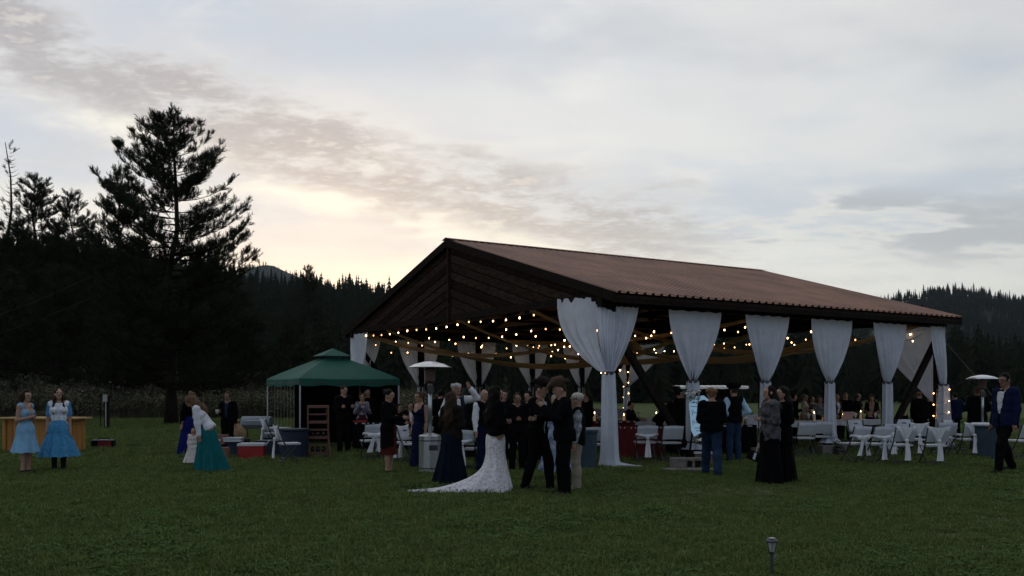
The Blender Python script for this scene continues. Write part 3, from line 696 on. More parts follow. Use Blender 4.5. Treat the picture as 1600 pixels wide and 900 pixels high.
swag(PV(.2, 13.2, 3.45), PV(5.8, 6.9, 3.5), .75, .10, .16, 'narrow gold swag slanting from the tent corner to the middle', 5.3)
swag(PV(PL - .1, .5, 3.45), PV(5.9, 6.6, 3.5), .75, .10, .16, 'narrow gold swag slanting from the far draped corner to the middle', 6.1)

# string lights
glow_m = mat('bulb_glow', (.9, .6, .3), .5, 0, emit=((1, .56, .24), 13.))
cord_m = mat('black_cord', (.012, .012, .012), .7, 0)
bb_ = MB(); bb_.blob((0, 0, -.055), .018, 8, (1, 1, 1.35)); bulb_me = bb_.mesh('bulb', glow_m, True); bulb_kinds = [bulb_me, bb_.mesh('bulb', mat('bulb_glow_dim', (.9, .55, .25), .5, 0, emit=((1, .50, .20), 5.)), True), bb_.mesh('bulb', mat('bulb_glow_strong', (.9, .6, .3), .5, 0, emit=((1, .56, .25), 20.)), True)]
bb_ = MB(); bb_.lathe([(.014, -.03), (.016, .012), (.008, .02)], 7); sock_me = bb_.mesh('socket', metal_dark)
SG = 'strings of warm bulbs under the pavilion roof'
def string(pts, nb, label, sag=.12, ends=True):
    pts = [Vector(p) for p in pts]; o0 = pts[0].copy(); root = empty('string_light', o0, 0, label, 'string lights', SG)
    path = []
    for i in range(len(pts) - 1):
        for k in range(12):
            t_ = k / 12; path.append(pts[i].lerp(pts[i + 1], t_) - Vector((0, 0, sag * 4 * t_ * (1 - t_))))
    path.append(pts[-1]); b = MB(); b.tube([p - o0 for p in path], .006, 4); b.build('cord', cord_m, root)
    lens = [0]
    for i in range(1, len(path)): lens.append(lens[-1] + (path[i] - path[i - 1]).length)
    for q in range(nb):
        s_ = lens[-1] * (q + .5) / nb; i = max(j for j in range(len(lens)) if lens[j] <= s_); i = min(i, len(path) - 2)
        p = path[i].lerp(path[i + 1], (s_ - lens[i]) / max(1e-6, lens[i + 1] - lens[i])) - o0
        so = put('socket', sock_me, root, p - Vector((0, 0, .01))); put('bulb', bulb_kinds[(q * 7 + nb) % 5 % 3], so)
string([PV(-.26, 12.6, 3.46), PV(-.26, 9, 3.44), PV(-.26, 5.5, 3.46), PV(-.26, 2.2, 3.44)], 17, 'bulb string running along the open gable just under its boards', .06)
string([PV(1.0, 13.2, 3.34), PV(1.6, 9.2, 3.30), PV(1.6, 5, 3.32), PV(1.2, .6, 3.3)], 17, 'second bulb string a little lower behind the gable string', .12)
string([PV(.1, 12.9, 3.36), PV(BAY, 13.2, 3.3), PV(BAY * 2, 13.2, 3.3), PV(BAY * 3, 13.2, 3.3), PV(BAY * 4, 13.2, 3.3), PV(PL, 13.1, 3.3)], 19, 'bulb string looping from post to post along the far curtains', .42)
string([PV(.3, 9.8, 3.36), PV(6, 9.2, 3.34), PV(PL, 9.4, 3.3)], 13, 'bulb string over the tables on the tent side of the middle', .35)
string([PV(5.75, 13.0, 3.3), PV(5.75, 6.9, 3.36), PV(5.75, .5, 3.38)], 17, 'bulb string following the glowing orange swag across the pavilion', .12)
string([PV(.2, 5.2, 3.36), PV(6, 4.6, 3.34), PV(PL, 4.8, 3.3)], 13, 'bulb string hanging above the red-clothed table', .35)
string([PV(.3, .5, 3.2), PV(BAY, .4, 3.22), PV(BAY * 2, .4, 3.22), PV(BAY * 3, .4, 3.22), PV(BAY * 4, .4, 3.22), PV(PL, .5, 3.2)], 13, 'bulb string just inside the draped long side', .25)
string([PV(8.8, 12.6, 3.3), PV(9.0, 6.8, 3.3), PV(8.8, .6, 3.3)], 11, 'bulb string across the rear bay of the pavilion', .25)
string([PV(.4, .5, 3.3), PV(3.5, 6.5, 2.95), PV(6.5, 12.8, 3.3)], 13, 'bulb string slanting from the front corner to the far curtains', .2)
string([PV(PL + .1, .4, 3.35), PV(PL + .1, 6.8, 3.3), PV(PL + .1, 13, 3.35)], 12, 'bulb string under the far gable', .2)
# fairy lights wound on posts
bb_ = MB(); bb_.blob((0, 0, 0), .018, 6); fairy_me = bb_.mesh('fairy_bulb', glow_m, True)
def fairy(c, r_, z0, z1, n, turns, label):
    root = empty('fairy_lights', c, 0, label, 'fairy lights'); pts = [Vector((r_ * math.cos(turns * 6.28 * t_), r_ * math.sin(turns * 6.28 * t_), z0 + (z1 - z0) * t_)) for t_ in np.linspace(0, 1, 60)]
    b = MB(); b.tube(pts, .004, 4); b.build('cord', cord_m, root)
    for q in range(n): put('fairy_bulb', fairy_me, root, pts[int(59 * (q + .5) / n)])
fairy(PV(PL - .05, PW, 0), .15, .7, 3.0, 16, 5.3, 'warm fairy lights wound round the inner corner post')
fairy(PV(PL, -.16, 0), .24, .75, 1.78, 10, 3.3, 'warm fairy lights wound round the far draped corner post')
fairy(PV(-.10, -.2, 0), .17, 1.88, 2.05, 3, 1.2, 'few warm lights tucked into the knot of the big corner curtain')
fairy(PV(.12, .25, 0), .12, 2.2, 2.35, 2, 1., 'two warm bulbs glowing through the big corner curtain')
b = MB(); root = empty('light_ball', PV(.55, .8, 2.05), 0, 'ball of twinkling warm lights hanging beside the big corner curtain', 'light ball')
rr = random.Random(3)
b.tube([(0, 0, 0), (0, 0, 1.4)], .005, 4); b.build('cord', cord_m, root)
for q in range(16):
    d = Vector((rr.uniform(-1, 1), rr.uniform(-1, 1), rr.uniform(-1, 1))).normalized() * .14; o = put('fairy_bulb', fairy_me, root, d); o.scale = (.6, .6, .6)
    b = MB(); b.tube([(0, 0, 0), d * .9], .003, 3); b.build('spoke', cord_m, root)
# ------------------------------------------------------------------ furniture
def chair_parts():
    D = {}
    b = MB(); rows_ = []
    for side in (1, -1):
        for i in range(5):
            v = i / 4; z = .52 + .29 * v; y = .185 + .105 * v
            rows_.append([((u_ - .5) * .45, y + .03 - .035 * math.cos((u_ - .5) * PI) * 1 + side * .012, z + (.012 * math.sin(u_ * PI) if i == 4 else 0)) for u_ in np.linspace(0, 1, 9)])
    P = rows_[:5] + rows_[5:][::-1]; b.grid(P + [P[0]]); 
    for e in (0, -1): b.add([r_[e] for r_ in P], [tuple(range(10))])
    D['backrest'] = b.mesh('backrest', plastic_white, True)
    b = MB(); b.box((0, .243, .725), (.11, .016, .03)); D['handle_slot'] = b.mesh('handle_slot', metal_dark)
    b = MB(); b.box((0, 0, .44), (.43, .42, .03)); b.box((0, 0, .422), (.39, .38, .02)); D['seat'] = b.mesh('seat', plastic_white)
    b = MB()
    for s_ in (-1, 1): b.tube([(s_ * .222, .285, .82), (s_ * .222, .17, .50), (s_ * .222, .02, .24), (s_ * .222, -.20, .0)], .015, 6)
    b.tube([(-.222, -.14, .07), (.222, -.14, .07)], .010, 6); D['front_frame'] = b.mesh('front_frame', metal_dark)
    b = MB()
    for s_ in (-1, 1): b.tube([(s_ * .20, -.14, .42), (s_ * .20, .05, .20), (s_ * .20, .25, .0)], .012, 6)
    b.tube([(-.20, .20, .06), (.20, .20, .06)], .010, 6); b.tube([(-.20, .13, .12), (.20, .13, .12)], .008, 6); D['rear_frame'] = b.mesh('rear_frame', metal_dark)
    return D
CH = chair_parts(); CGRP = 'white folding chairs set out for the wedding'
def chair(px, py, rz, label):
    p = gr(px, py); o = empty('folding_chair', p, R(rz), label, 'chair', CGRP)
    bo = put('backrest', CH['backrest'], o); put('handle_slot', CH['handle_slot'], bo)
    for k in ('seat', 'front_frame', 'rear_frame'): put(k, CH[k], o)
    return o
def sash_mesh(kind):
    b = MB(); r = random.Random(kind)
    if kind % 3 == 0:      # wide drape over the back gathered to a knot with a hanging tail
        rows_ = []
        for i in range(12):
            v = i / 11; row = []
            for u_ in np.linspace(-1, 1, 21):
                wv_ = .225 * (1 - v ** .8) + .035; z = .835 - .30 * v - .05 * (1 - u_ * u_) * v * 0 + (-.02 * math.cos(u_ * 3) * (1 - v)); y = .31 - .055 * v + .02 * math.sin(u_ * 9 + v * 2) * (.3 + v)
                row.append((u_ * wv_, y, z))
            rows_.append(row)
        b.grid(rows_); 
    else:                   # scarf tied round the back
        b.tube([(-.24, .24, .63), (-.12, .29, .60), (0, .31, .58), (.12, .29, .60), (.24, .24, .63)], [.02, .035, .04, .035, .02], 8)
        b.tube([(-.24, .24, .63), (-.245, .18, .60), (-.20, .15, .60)], .02, 6); b.tube([(.24, .24, .63), (.245, .18, .60), (.20, .15, .60)], .02, 6)
        if kind % 3 == 1:
            for s_ in (-1, 1): b.blob((s_ * .09, .32, .58), .07, 8, (1.3, .5, .8))
    b.blob((0, .315, .545), .045, 8, (1, .8, .9))
    L_ = r.uniform(.33, .42)
    for s_ in ((-1, 1) if kind % 3 == 1 else (0,)):
        rows_ = []
        for i in range(9):
            v = i / 8; wv_ = .028 + (.05 if s_ == 0 else .04) * v ** .8
            rows_.append([(s_ * .04 + s_ * .09 * v + u_ * wv_, .32 + .02 * math.sin(u_ * 6 + v * 3 + kind) + .03 * v, .535 - L_ * v) for u_ in np.linspace(-1, 1, 9)])
        b.grid(rows_)
    return b.mesh('chair_sash', sash_cloth, True)
SASH = [sash_mesh(k) for k in range(3)]
def sash(ch, kind, label):
    o = put('chair_sash', SASH[kind], None, ch.location, ch.rotation_euler.z); tag(o, label, 'chair sash', 'white sashes tied on the chairs'); return o
# rz 0: the sitter faces the camera side (-Y); 180: chair back towards the camera
B_ = 180
c = chair(452, 724, 115, 'lone folding chair with a long white sash beside the navy bin'); sash(c, 0, 'long white sash hanging off the lone chair by the navy bin')
c = chair(428, 702, 120, 'folding chair draped in white among the coolers and totes'); sash(c, 0, 'white sash bunched over the chair among the coolers')
c = chair(580, 718, B_ + 25, 'folding chair with twin sash tails next to the canopy tent'); sash(c, 1, 'white bow with two tails on the chair next to the canopy tent')
c = chair(601, 716, B_ + 5, 'folding chair close behind the woman in the short maroon skirt'); sash(c, 1, 'white bow sash beside the woman in the short maroon skirt')
c = chair(624, 722, B_ - 15, 'folding chair in front of the seated man in a dark suit'); sash(c, 2, 'narrow white sash tail in front of the seated man')
c = chair(646, 725, 60, 'folding chair covered by a white cloth between the seated man and the navy gown'); sash(c, 0, 'white sash over the chair between the seated man and the navy gown')
c = chair(727, 735, B_ - 8, 'folding chair with a pale sash behind the bride and the long-haired woman'); sash(c, 2, 'pale sash on the chair behind the bride')
c = chair(818, 725, B_ + 15, 'folding chair under the seated woman in white')
c = chair(932, 726, B_ - 5, 'folding chair half hidden by the tail of the big corner curtain')
c = chair(1008, 721, B_ + 3, 'folding chair beside the red-clothed table'); sash(c, 2, 'thin white sash on the chair beside the red-clothed table')
c = chair(1046, 722, B_ + 8, 'shaded folding chair between the red-clothed table and the welcome sign')
c = chair(1255, 712, B_ + 3, 'folding chair with bare back just beyond the woman in the patterned jacket')
c = chair(1281, 709, B_ - 2, 'bare folding chair half behind the draped post with the dark block')
fr = ['first chair of the outer row, beside the fern and the draped post', 'second chair of the outer row, with one straight sash tail', 'third chair of the outer row, with cloth over its back', 'outermost chair of the front row, with a wide draped sash']
for (px, py, rz, k, sk) in [(1333, 724, B_ + 22, 0, 1), (1366, 725, B_ + 18, 1, 2), (1404, 727, B_ + 8, 2, 0), (1457, 728, B_ + 0, 3, 0)]:
    c = chair(px, py, rz, fr[k]); sash(c, sk, 'white sash tied on the ' + fr[k].split(',')[0].replace('first chair', 'chair nearest the fern').replace('second chair', 'second chair').replace('outermost chair', 'last chair'))
for (px, py, rz, lab, sk) in [(1384, 716, B_ + 10, 'folding chair of the second row behind the straight sash tail', 2), (1426, 715, B_ + 5, 'folding chair of the second row between two sashed chairs', 0), (1472, 712, B_, 'folding chair of the second row in front of the far draped post', None),
                              (1514, 715, B_ - 3, 'folding chair with a knotted sash next to the blue barrel', 0), (1560, 716, 90, 'folding chair turned sideways behind the man in the blue jacket', None), (1496, 705, 30, 'folding chair by the far draped post', 2), (1592, 718, 200, 'folding chair cut off at the picture edge beside the man in the blue jacket', None),
                              (1345, 706, 10, 'folding chair at the inner side of the long white table, behind the fern', None), (1420, 704, 5, 'folding chair at the inner side of the long white table near its flowers', None)]:
    c = chair(px, py, rz, lab)
    if sk is not None: sash(c, sk, 'white sash on the ' + lab.replace('folding ', ''))

# tables
cloth_red = mat('dark_red_cloth', (.085, .012, .014), .9, .2, 8., .2, spec=.1); cloth_w = mat('white_tablecloth', (.50, .51, .54), .85, .08, 6., .15, spec=.1)
cloth_navy = mat('slate_blue_cloth', (.045, .085, .125), .9, .2, 8., .2, spec=.1)
def table(c, rz, ln, wd, cloth, label, drop=.62):
    o = empty('table', c, rz, label, 'table'); b = MB(); b.box((0, 0, .725), (ln, wd, .03)); b.build('tabletop', plastic_white, o)
    for sx in (-1, 1):
        for sy in (-1, 1):
            b = MB(); b.tube([(sx * (ln / 2 - .15), sy * (wd / 2 - .1), 0), (sx * (ln / 2 - .15), sy * (wd / 2 - .1), .71)], .014, 6); b.build('leg', metal_dark, o)
    # cloth: a skirt with folds, its own thing
    pts = []; n = 96
    per = 2 * (ln + wd)
    for k in range(n):
        s_ = per * k / n
        if s_ < ln: p = (-ln / 2 + s_, -wd / 2)
        elif s_ < ln + wd: p = (ln / 2, -wd / 2 + s_ - ln)
        elif s_ < 2 * ln + wd: p = (ln / 2 - (s_ - ln - wd), wd / 2)
        else: p = (-ln / 2, wd / 2 - (s_ - 2 * ln - wd))
        pts.append(p)
    rows_ = []
    for i in range(8):
        v = i / 7; f_ = 1 + .012 * v
        rows_.append([(x * (f_ + .03 * v * math.sin(k * 1.9 + math.sin(k * .7)) * .6) , y * (f_ + .10 * v * math.sin(k * 1.9 + math.sin(k * .7)) * .6), .750 - drop * v + .015 * math.sin(k * .8) * v) for k, (x, y) in enumerate(pts)])
    b = MB(); b.grid(rows_, True); b.add(rows_[0], [tuple(range(n))]); t_ = b.build('tablecloth', cloth, None, False, c); t_.rotation_euler = (0, 0, rz)
    tag(t_, 'cloth of the ' + label, 'tablecloth'); return o
table(PV(1.8, 9.2, 0), ANG, 3.6, .76, cloth_w, 'white table beyond the patio heater with candles', .35)
table(PV(3.4, 5.0, 0), ANG, 2.4, .76, cloth_red, 'dark red draped table behind the big corner curtain', .70)
table(gr(1000, 716), ANG + .25, .75, .75, cloth_red, 'small dark red table end beside the bare chairs', .72)
table(PV(4.3, 1.2, 0) + Vector((-.1, .1, 0)), .05, 2.1, .76, black_cloth, 'black draped gift table behind the man in jeans', .72)
table(PV(8.7, 1.9, 0), ANG, 5.4, .80, cloth_w, 'long white table behind the row of sashed chairs', .14)
table(PV(7.6, 6.2, 0), ANG, 4.8, .80, cloth_w, 'white table in the middle of the pavilion with flowers', .2)
table(gr(600, 703), .1, 1.6, .6, black_cloth, 'black serving counter under the green canopy tent', .70)

# candles and flowers
wax_m = mat('candle_wax', (.62, .50, .36), .6, .1, 9., emit=((1, .5, .2), .12)); flame_m = mat('flame', (1, .6, .3), .5, 0, emit=((1, .58, .24), 14.))
glass_m = mat('amber_glass', (.35, .16, .06), .2, .1, 5., emit=((1, .42, .12), .4))
def cm(h, r_, m):
    b = MB(); b.lathe([(r_, 0), (r_, h * .95), (r_ * .85, h), (r_ * .3, h - .005)], 10); a = b.mesh('wax', m, True)
    b = MB(); b.lathe([(.004, h), (.012, h + .015), (.009, h + .035), (.001, h + .06)], 7); return a, b.mesh('flame', flame_m, True)
CM = [cm(.14, .035, wax_m), cm(.20, .033, wax_m), cm(.08, .04, glass_m)]
def candle(p, k, label):
    o = empty('candle', p, 0, label, 'candle', 'lit candles on the tables'); put('wax', CM[k][0], o); put('flame', CM[k][1], o)
def on(px, py_, z=.752): # a point on a table top at the height z
    Y = (CZ - z) * F / (py_ - HY); return Vector(((px - 800) * Y / F, Y, z))
leaf_m = mat('garland_leaf', (.032, .055, .026), .6, .4, 6., spec=.25); petal_m = mat('white_petal', (.72, .68, .62), .7, .1, 9.); blush_m = mat('blush_petal', (.55, .36, .30), .7, .15, 9.)
def flower_meshes(seed, rad, nl=70, nf=7, h=.22):
    r = random.Random(seed); b = MB()
    for k in range(nl):
        d = Vector((r.uniform(-1, 1), r.uniform(-.6, .6), r.uniform(-.1, 1))); p = Vector((d.x * rad, d.y * rad * .6, abs(d.z) * h)); a = Vector((r.uniform(-1, 1), r.uniform(-1, 1), r.uniform(-.2, .8))).normalized() * r.uniform(.05, .10); e = a.orthogonal().normalized() * .018
        b.add([p, p + a * .5 + e, p + a, p + a * .5 - e], [(0, 1, 2, 3)])
    f_ = b.mesh('foliage', leaf_m); bl = []
    for k in range(nf):
        b = MB(); s_ = r.uniform(.03, .05)
        for q in range(6):
            a = q * 1.05; b.blob((math.cos(a) * s_ * .6, math.sin(a) * s_ * .6, r.uniform(-.01, .01)), s_ * .6, 6, (1, 1, .6))
        b.blob((0, 0, .012), s_ * .55, 6)
        bl.append((b.mesh('blossom', petal_m if r.random() < .75 else blush_m, True), Vector((r.uniform(-.8, .8) * rad, r.uniform(-.7, .1) * rad * .6, r.uniform(.4, 1.05) * h))))
    return f_, bl
FL = [flower_meshes(1, .22), flower_meshes(2, .30, 100, 10, .18), flower_meshes(3, .14, 45, 4, .28)]
def flowers(p, k, label, rz=0., s_=1.):
    o = empty('flower_arrangement', p, rz, label, 'flowers', 'flower arrangements'); o.scale = (s_, s_, s_); put('foliage', FL[k][0], o)
    for me, q in FL[k][1]: put('blossom', me, o, q)
def tp(a0, b0, a, bb): return PV(a0 + a, b0 + bb, .752)
rr = random.Random(12)
for k in range(9):
    a = -2.4 + k * .6; candle(tp(8.7, 1.9, a, rr.uniform(-.2, .2)), rr.choice((0, 1, 2)), 'lit candle among glasses on the long white table behind the sashed chairs')
for k in range(5): candle(tp(7.6, 6.2, -2 + k, rr.uniform(-.2, .2)), rr.choice((0, 1)), 'lit candle on the white table in the middle of the pavilion')
for k, lab in enumerate(('tall lit candle nearest the pale column on the red table', 'short lit candle in the middle of the red table', 'lit candle at the far end of the red table', 'lit amber glass candle on the red table', 'small lit candle close to the edge of the red table')):
    candle(tp(3.4, 5.0, -1.0 + k * .48, (-.15, .12, -.1, .1, -.2)[k]), (1, 0, 1, 2, 0)[k], lab)
for k, lab in enumerate(('tall white candle on the black gift table', 'lit candle between greenery on the black gift table')):
    candle(PV(4.3, 1.2, .752) + Vector((.42 + .22 * k, .02 - .05 * k, 0)), (1, 0)[k], lab)
candle(gr(600, 703) + Vector((.42, .05, .752)), 2, 'lit amber glass candle beyond the woman in the short maroon skirt'); candle(tp(1.8, 9.2, -.6, -.1), 0, 'lit candle on the table beyond the patio heater')
candle(tp(1.8, 9.2, .2, .1), 0, 'lit candle in the middle of the table beyond the patio heater')
for k, (a, kk) in enumerate([(-2.1, 0), (-1.1, 1), (0, 2), (.9, 1), (2.0, 0)]):
    flowers(tp(8.7, 1.9, a, .05), kk, ['white flowers at the near end of the long white table', 'spreading greenery and white flowers on the long white table', 'slim bunch of white flowers in the middle of the long white table', 'low white garland on the long white table near the corner post', 'white flowers at the far end of the long white table'][k], k)
for k, a in enumerate((-1.8, -.2, 1.4)): flowers(tp(7.6, 6.2, a, 0), (0, 1, 0)[k], ['white flowers on the middle table towards the gift table', 'wide white flowers at the centre of the middle table', 'white flowers on the middle table towards the far gable'][k], k * 2)
flowers(tp(3.4, 5.0, .1, .2), 1, 'dark greenery among the candles on the red table', .4); flowers(PV(4.3, 1.2, .752) + Vector((.7, 0, 0)), 0, 'greenery with candles at the end of the black gift table', 1.)
flowers(tp(1.8, 9.2, 1.2, 0), 0, 'pale flowers on the table behind the bride and the white-haired man', 2.)
# drinking glasses
gl_m = mat('clear_glassware', (.55, .56, .58), .12, .05, 5., spec=.8); b = MB(); b.lathe([(.03, 0), (.034, .004), (.006, .012), (.006, .07), (.036, .10), (.04, .15), (.034, .19)], 9); gme = b.mesh('wine_glass', gl_m, True)
for k in range(12): tag(put('wine_glass', gme, None, tp(8.7, 1.9, -2.5 + k * .45, (-.27 if k % 2 else .27))), 'stemmed glass on the long white table', 'glass', 'stemmed glasses on the long white table')
# folded napkin card, gift boxes on the tables
b = MB(); b.box((0, 0, .12), (.26, .02, .24)); o = b.build('menu_card', mat('pink_card', (.55, .36, .30), .8, .08), None, loc=tp(8.7, 1.9, 1.15, -.30)); tag(o, 'small peach card standing on the long white table', 'card')
b = MB(); b.box((0, 0, .14), (.02, .20, .28)); b.box((.012, 0, .14), (.004, .17, .25)); o = b.build('framed_card', plastic_white, None, loc=PV(4.3, 1.2, .752) + Vector((-.5, .0, 0))); o.rotation_euler = (0, .2, .9); tag(o, 'white framed card leaning on the black gift table', 'framed card')
b = MB(); b.box((0, 0, .11), (.5, .3, .22)); b.mi = 1; b.box((0, 0, .225), (.52, .32, .03)); o = b.build('card_box', [cloth_w, plastic_white], None, loc=PV(4.3, 1.2, .752) + Vector((.98, .15, 0))); tag(o, 'pale box with a lid at the end of the black gift table', 'box')
fur_m = mat('shaggy_throw', (.30, .31, .36), .95, .4, 30., .8, 60., spec=.05)
b = MB(); rows_ = []
for i in range(12):
    v = i / 11 * PI; rows_.append([(x, .25 * math.cos(v) + rr.uniform(-.015, .015), .78 + .24 * math.sin(v) + rr.uniform(-.02, .02)) for x in np.linspace(-.55, .55, 26)])
b.grid(rows_); o = b.build('fur_throw', fur_m, None, True, PV(5.6, 7.2, 0)); tag(o, 'shaggy grey throw over a seat beyond the candle table', 'throw')

# patio heaters
def heater(px, foot, rz, label, hood=1.0):
    p = gr(px, foot); o = empty('patio_heater', p, rz, label, 'patio heater', 'patio heaters'); 
    b = MB(); b.lathe([(.24, 0), (.25, .03), (.235, .05), (.225, .06)], 28); b.build('foot_ring', steel, o, True)
    b = MB(); b.lathe([(.215, .05), (.215, .70), (.22, .70), (.22, .72), (.20, .74), (.06, .78)], 32); b.build('tank_housing', steel, o)
    b = MB(); b.lathe([(.2165, .0), (.2185, .004), (.2185, .02), (.2165, .024)], 32, (0, 0, .09)); b.lathe([(.2165, .0), (.2185, .004), (.2185, .02), (.2165, .024)], 32, (0, 0, .62)); b.build('trim_band', metal_dark, o)
    b = MB(); b.tube([(0, 0, .76), (0, 0, 1.78)], .038, 14); b.build('pole', steel, o, True)
    b = MB(); b.box((.0, -.05, 1.62), (.09, .09, .16)); b.build('control_box', metal_dark, o)
    b = MB(); b.lathe([(.05, 1.74), (.10, 1.78), (.10, 1.98), (.13, 1.99), (.13, 2.01), (.05, 2.05)], 20); b.build('burner', mat('burner_mesh', (.10, .06, .05), .6, .3, 40., metal=.5), o)
    b = MB(); b.lathe([(.42, 2.045), (.425, 2.05), (.30, 2.11), (.12, 2.155), (.02, 2.165), (.12, 2.150), (.30, 2.10), (.41, 2.045)], 8 if hood == 1 else 28, cap=False); b.build('reflector', mat('reflector', (.62, .64, .66), .28, .05, 4., metal=.6), o, hood != 1)
    b = MB(); b.box((.02, -.217, .50), (.17, .012, .10)); b.build('vent_slot', metal_dark, o)
    for k in range(3):
        a = k * 2.1; b = MB(); b.tube([(.1 * math.cos(a), .1 * math.sin(a), 2.0), (.2 * math.cos(a), .2 * math.sin(a), 2.11)], .006, 4); b.build('strut', metal_dark, o)
    return o
heater(672, 739, .3, 'steel patio heater with a faceted top in front of the guest in navy')
heater(1535, 704, 0, 'steel patio heater with a smooth domed top at the far end of the tables', 2).scale = (.95, .95, .93)

# green canopy tent
green_m = mat('green_canopy', (.008, .090, .064), .65, .12, 2., .15, 20., trans=.1, spec=.3)
fc = gr(468, 705); th = R(33); TS = 2.9
tx = Vector((math.cos(th), math.sin(th), 0)); ty = Vector((-math.sin(th), math.cos(th), 0)) * .93
fc = Vector(((468 - 800) * 24.0 / F, 24.0, 0)); tent = empty('canopy_tent', fc, 0, 'dark green pop-up canopy tent with a vented peak and pale metal poles', 'canopy tent')
cn = [Vector((0, 0, 0)), tx * TS, tx * TS + ty * TS, ty * TS]; ctr = (tx + ty) * TS / 2; ez, az_ = 1.92, 2.72
for k in range(4):
    b = MB(); A, B = cn[k], cn[(k + 1) % 4]; rows_ = []
    for i in range(11):
        v = i / 10 * .80; row = []
        for u_ in np.linspace(0, 1, 15):
            e = A.lerp(B, u_); p = e.lerp(ctr, v); p.z = ez + (az_ - .08 - ez) * (v ** .92) - .05 * math.sin(PI * u_) * (1 - v) * (0.4 + v * 2); row.append(p)
        rows_.append(row)
    b.grid(rows_); b.build('canopy', green_m, tent, True)
    b = MB(); rows_ = []
    for i in range(4):
        v = i / 3; rows_.append([A.lerp(B, u_) + (A.lerp(B, u_) - ctr).normalized() * (.012 * math.sin(u_ * 25) + .006) + Vector((0, 0, ez - .02 * math.sin(PI * u_) - .185 * v - .02 * math.sin(u_ * 19) * v)) for u_ in np.linspace(0, 1, 30)])
    b.grid(rows_); b.build('valance', green_m, tent, True)
    b = MB(); rows_ = []
    for i in range(6):
        v = .70 + .30 * i / 5; rows_.append([A.lerp(B, u_).lerp(ctr, v) + Vector((0, 0, ez + .07 + (az_ - ez) * (v ** .92))) for u_ in np.linspace(0, 1, 9)])
    b.grid(rows_); b.build('vent_cap', green_m, tent, True)
    b = MB(); b.tube([cn[k] * .985 + ctr * .015, cn[k] * .985 + ctr * .015 + Vector((0, 0, ez))], .022, 8); b.build('pole', mat('pole_metal', (.42, .42, .46), .4, .1, 5., metal=.6), tent)
    b = MB(); b.beam(A + Vector((0, 0, ez - .12)), B + Vector((0, 0, ez - .12)), .02, .03); b.build('truss_bar', metal_dark, tent)
bead_m = mat('bead_strand', (.30, .29, .26), .5, .3, 20.)
root = empty('bead_curtain', fc + ty * .3, 0, 'thin strands of small beads hanging at the open side of the green tent', 'bead curtain')
for k in range(7):
    b = MB(); p = ty * (.28 * k + .15); b.tube([p + Vector((0, 0, 1.72)), p + Vector((0, 0, .45))], .003, 3)
    for q in range(26): b.blob(p + Vector((rr.uniform(-.01, .01), 0, 1.70 - q * .05)), .008, 4)
    b.build('strand', bead_m, root)

for A, B, e in ((cn[1], cn[2], 1.), (cn[2], cn[3], .72)):
    b = MB(); b.grid([[A.lerp(B, u_ * e) * .99 + ctr * .01 + Vector((0, 0, z)) + (A - B).orthogonal().normalized() * .02 * math.sin(u_ * 30) for u_ in np.linspace(0, 1, 30)] for z in (.03, .7, 1.3, 1.86)]); b.build('side_wall', black_cloth, tent, True)
# boxes, coolers and bins
def rbox(b, c, s, tp_=1.0): b.box(c, s, None, tp_)
red_m = mat('red_plastic', (.28, .012, .012), .45, .12, 4., spec=.4); navy_m = mat('navy_plastic', (.012, .020, .042), .6, .15, 4.); card_m = mat('brown_cardboard', (.16, .09, .065), .85, .15, 4.)
p = gr(394, 716); o = empty('cooler', p, R(4), 'red cooler with a white lid on the grass', 'cooler'); b = MB(); rbox(b, (0, 0, .15), (.56, .34, .30), 1.06); b.build('body', red_m, o)
b = MB(); b.box((0, 0, .325), (.62, .38, .05)); b.box((0, 0, .355), (.54, .30, .015)); b.build('lid', plastic_white, o); b = MB(); b.tube([(.31, 0, .29), (.40, -.02, .42), (.41, -.02, .43)], .014, 6); b.build('handle', plastic_white, o)
b = MB(); b.box((0, -.171, .12), (.46, .012, .03)); b.build('ridge', red_m, o)
def carton(p, rz, s, label, m=card_m):
    o = empty('cardboard_box', p, rz, label, 'box'); b = MB(); b.box((0, 0, s[2] / 2), s); b.build('carton', m, o)
    for sg in (-1, 1): b = MB(); b.box((0, sg * s[1] * .26, s[2] + .006), (s[0] * .99, s[1] * .46, .008)); b.build('flap', m, o)
    b = MB(); b.box((.0, -s[1] / 2 - .002, s[2] * .5), (s[0] * .25, .004, s[2] * .18)); b.build('shipping_label', plastic_white, o)
carton(gr(347, 717), .05, (.30, .3, .26), 'brown cardboard box behind the teal skirt'); carton(gr(346, 712) + Vector((0, 0, .285)), -.05, (.27, .28, .22), 'second cardboard box stacked on the first one')
b = MB(); b.lathe([(.06, 0), (.07, .01), (.07, .16), (.03, .2), (.03, .23)], 12); o = b.build('water_jug', mat('blue_jug', (.03, .10, .35), .3, .1), None, True, gr(340, 721)); tag(o, 'small blue jug half behind the teal skirt', 'jug')
o = empty('bag', gr(371, 706), 0, 'tan sack with a twisted top among the coolers', 'bag'); bag_m = mat('tan_bag', (.26, .17, .09), .7, .2, 8., .5, 14.); b = MB()
b.lathe([(.18, .0), (.235, .10), (.22, .24), (.14, .36), (.05, .46)], 18); b.build('sack', bag_m, o, True)
b = MB(); b.lathe([(.05, .455), (.07, .5), (.09, .54), (.055, .555)], 9); b.build('twisted_top', bag_m, o)
o.location.z = .28
b = MB(); b.box((0, 0, .16), (.55, .36, .32)); o = b.build('storage_tote', navy_m, None, loc=gr(372, 704)); tag(o, 'dark tote underneath the tan sack', 'tote')
b = MB(); b.box((0, 0, .05), (.42, .26, .08)); b.box((0, 0, .10), (.46, .30, .025)); o = b.build('foam_tray', plastic_white, None, loc=gr(366, 712) + Vector((0, -.05, .34))); tag(o, 'flat white foam tray resting behind the red cooler', 'tray')
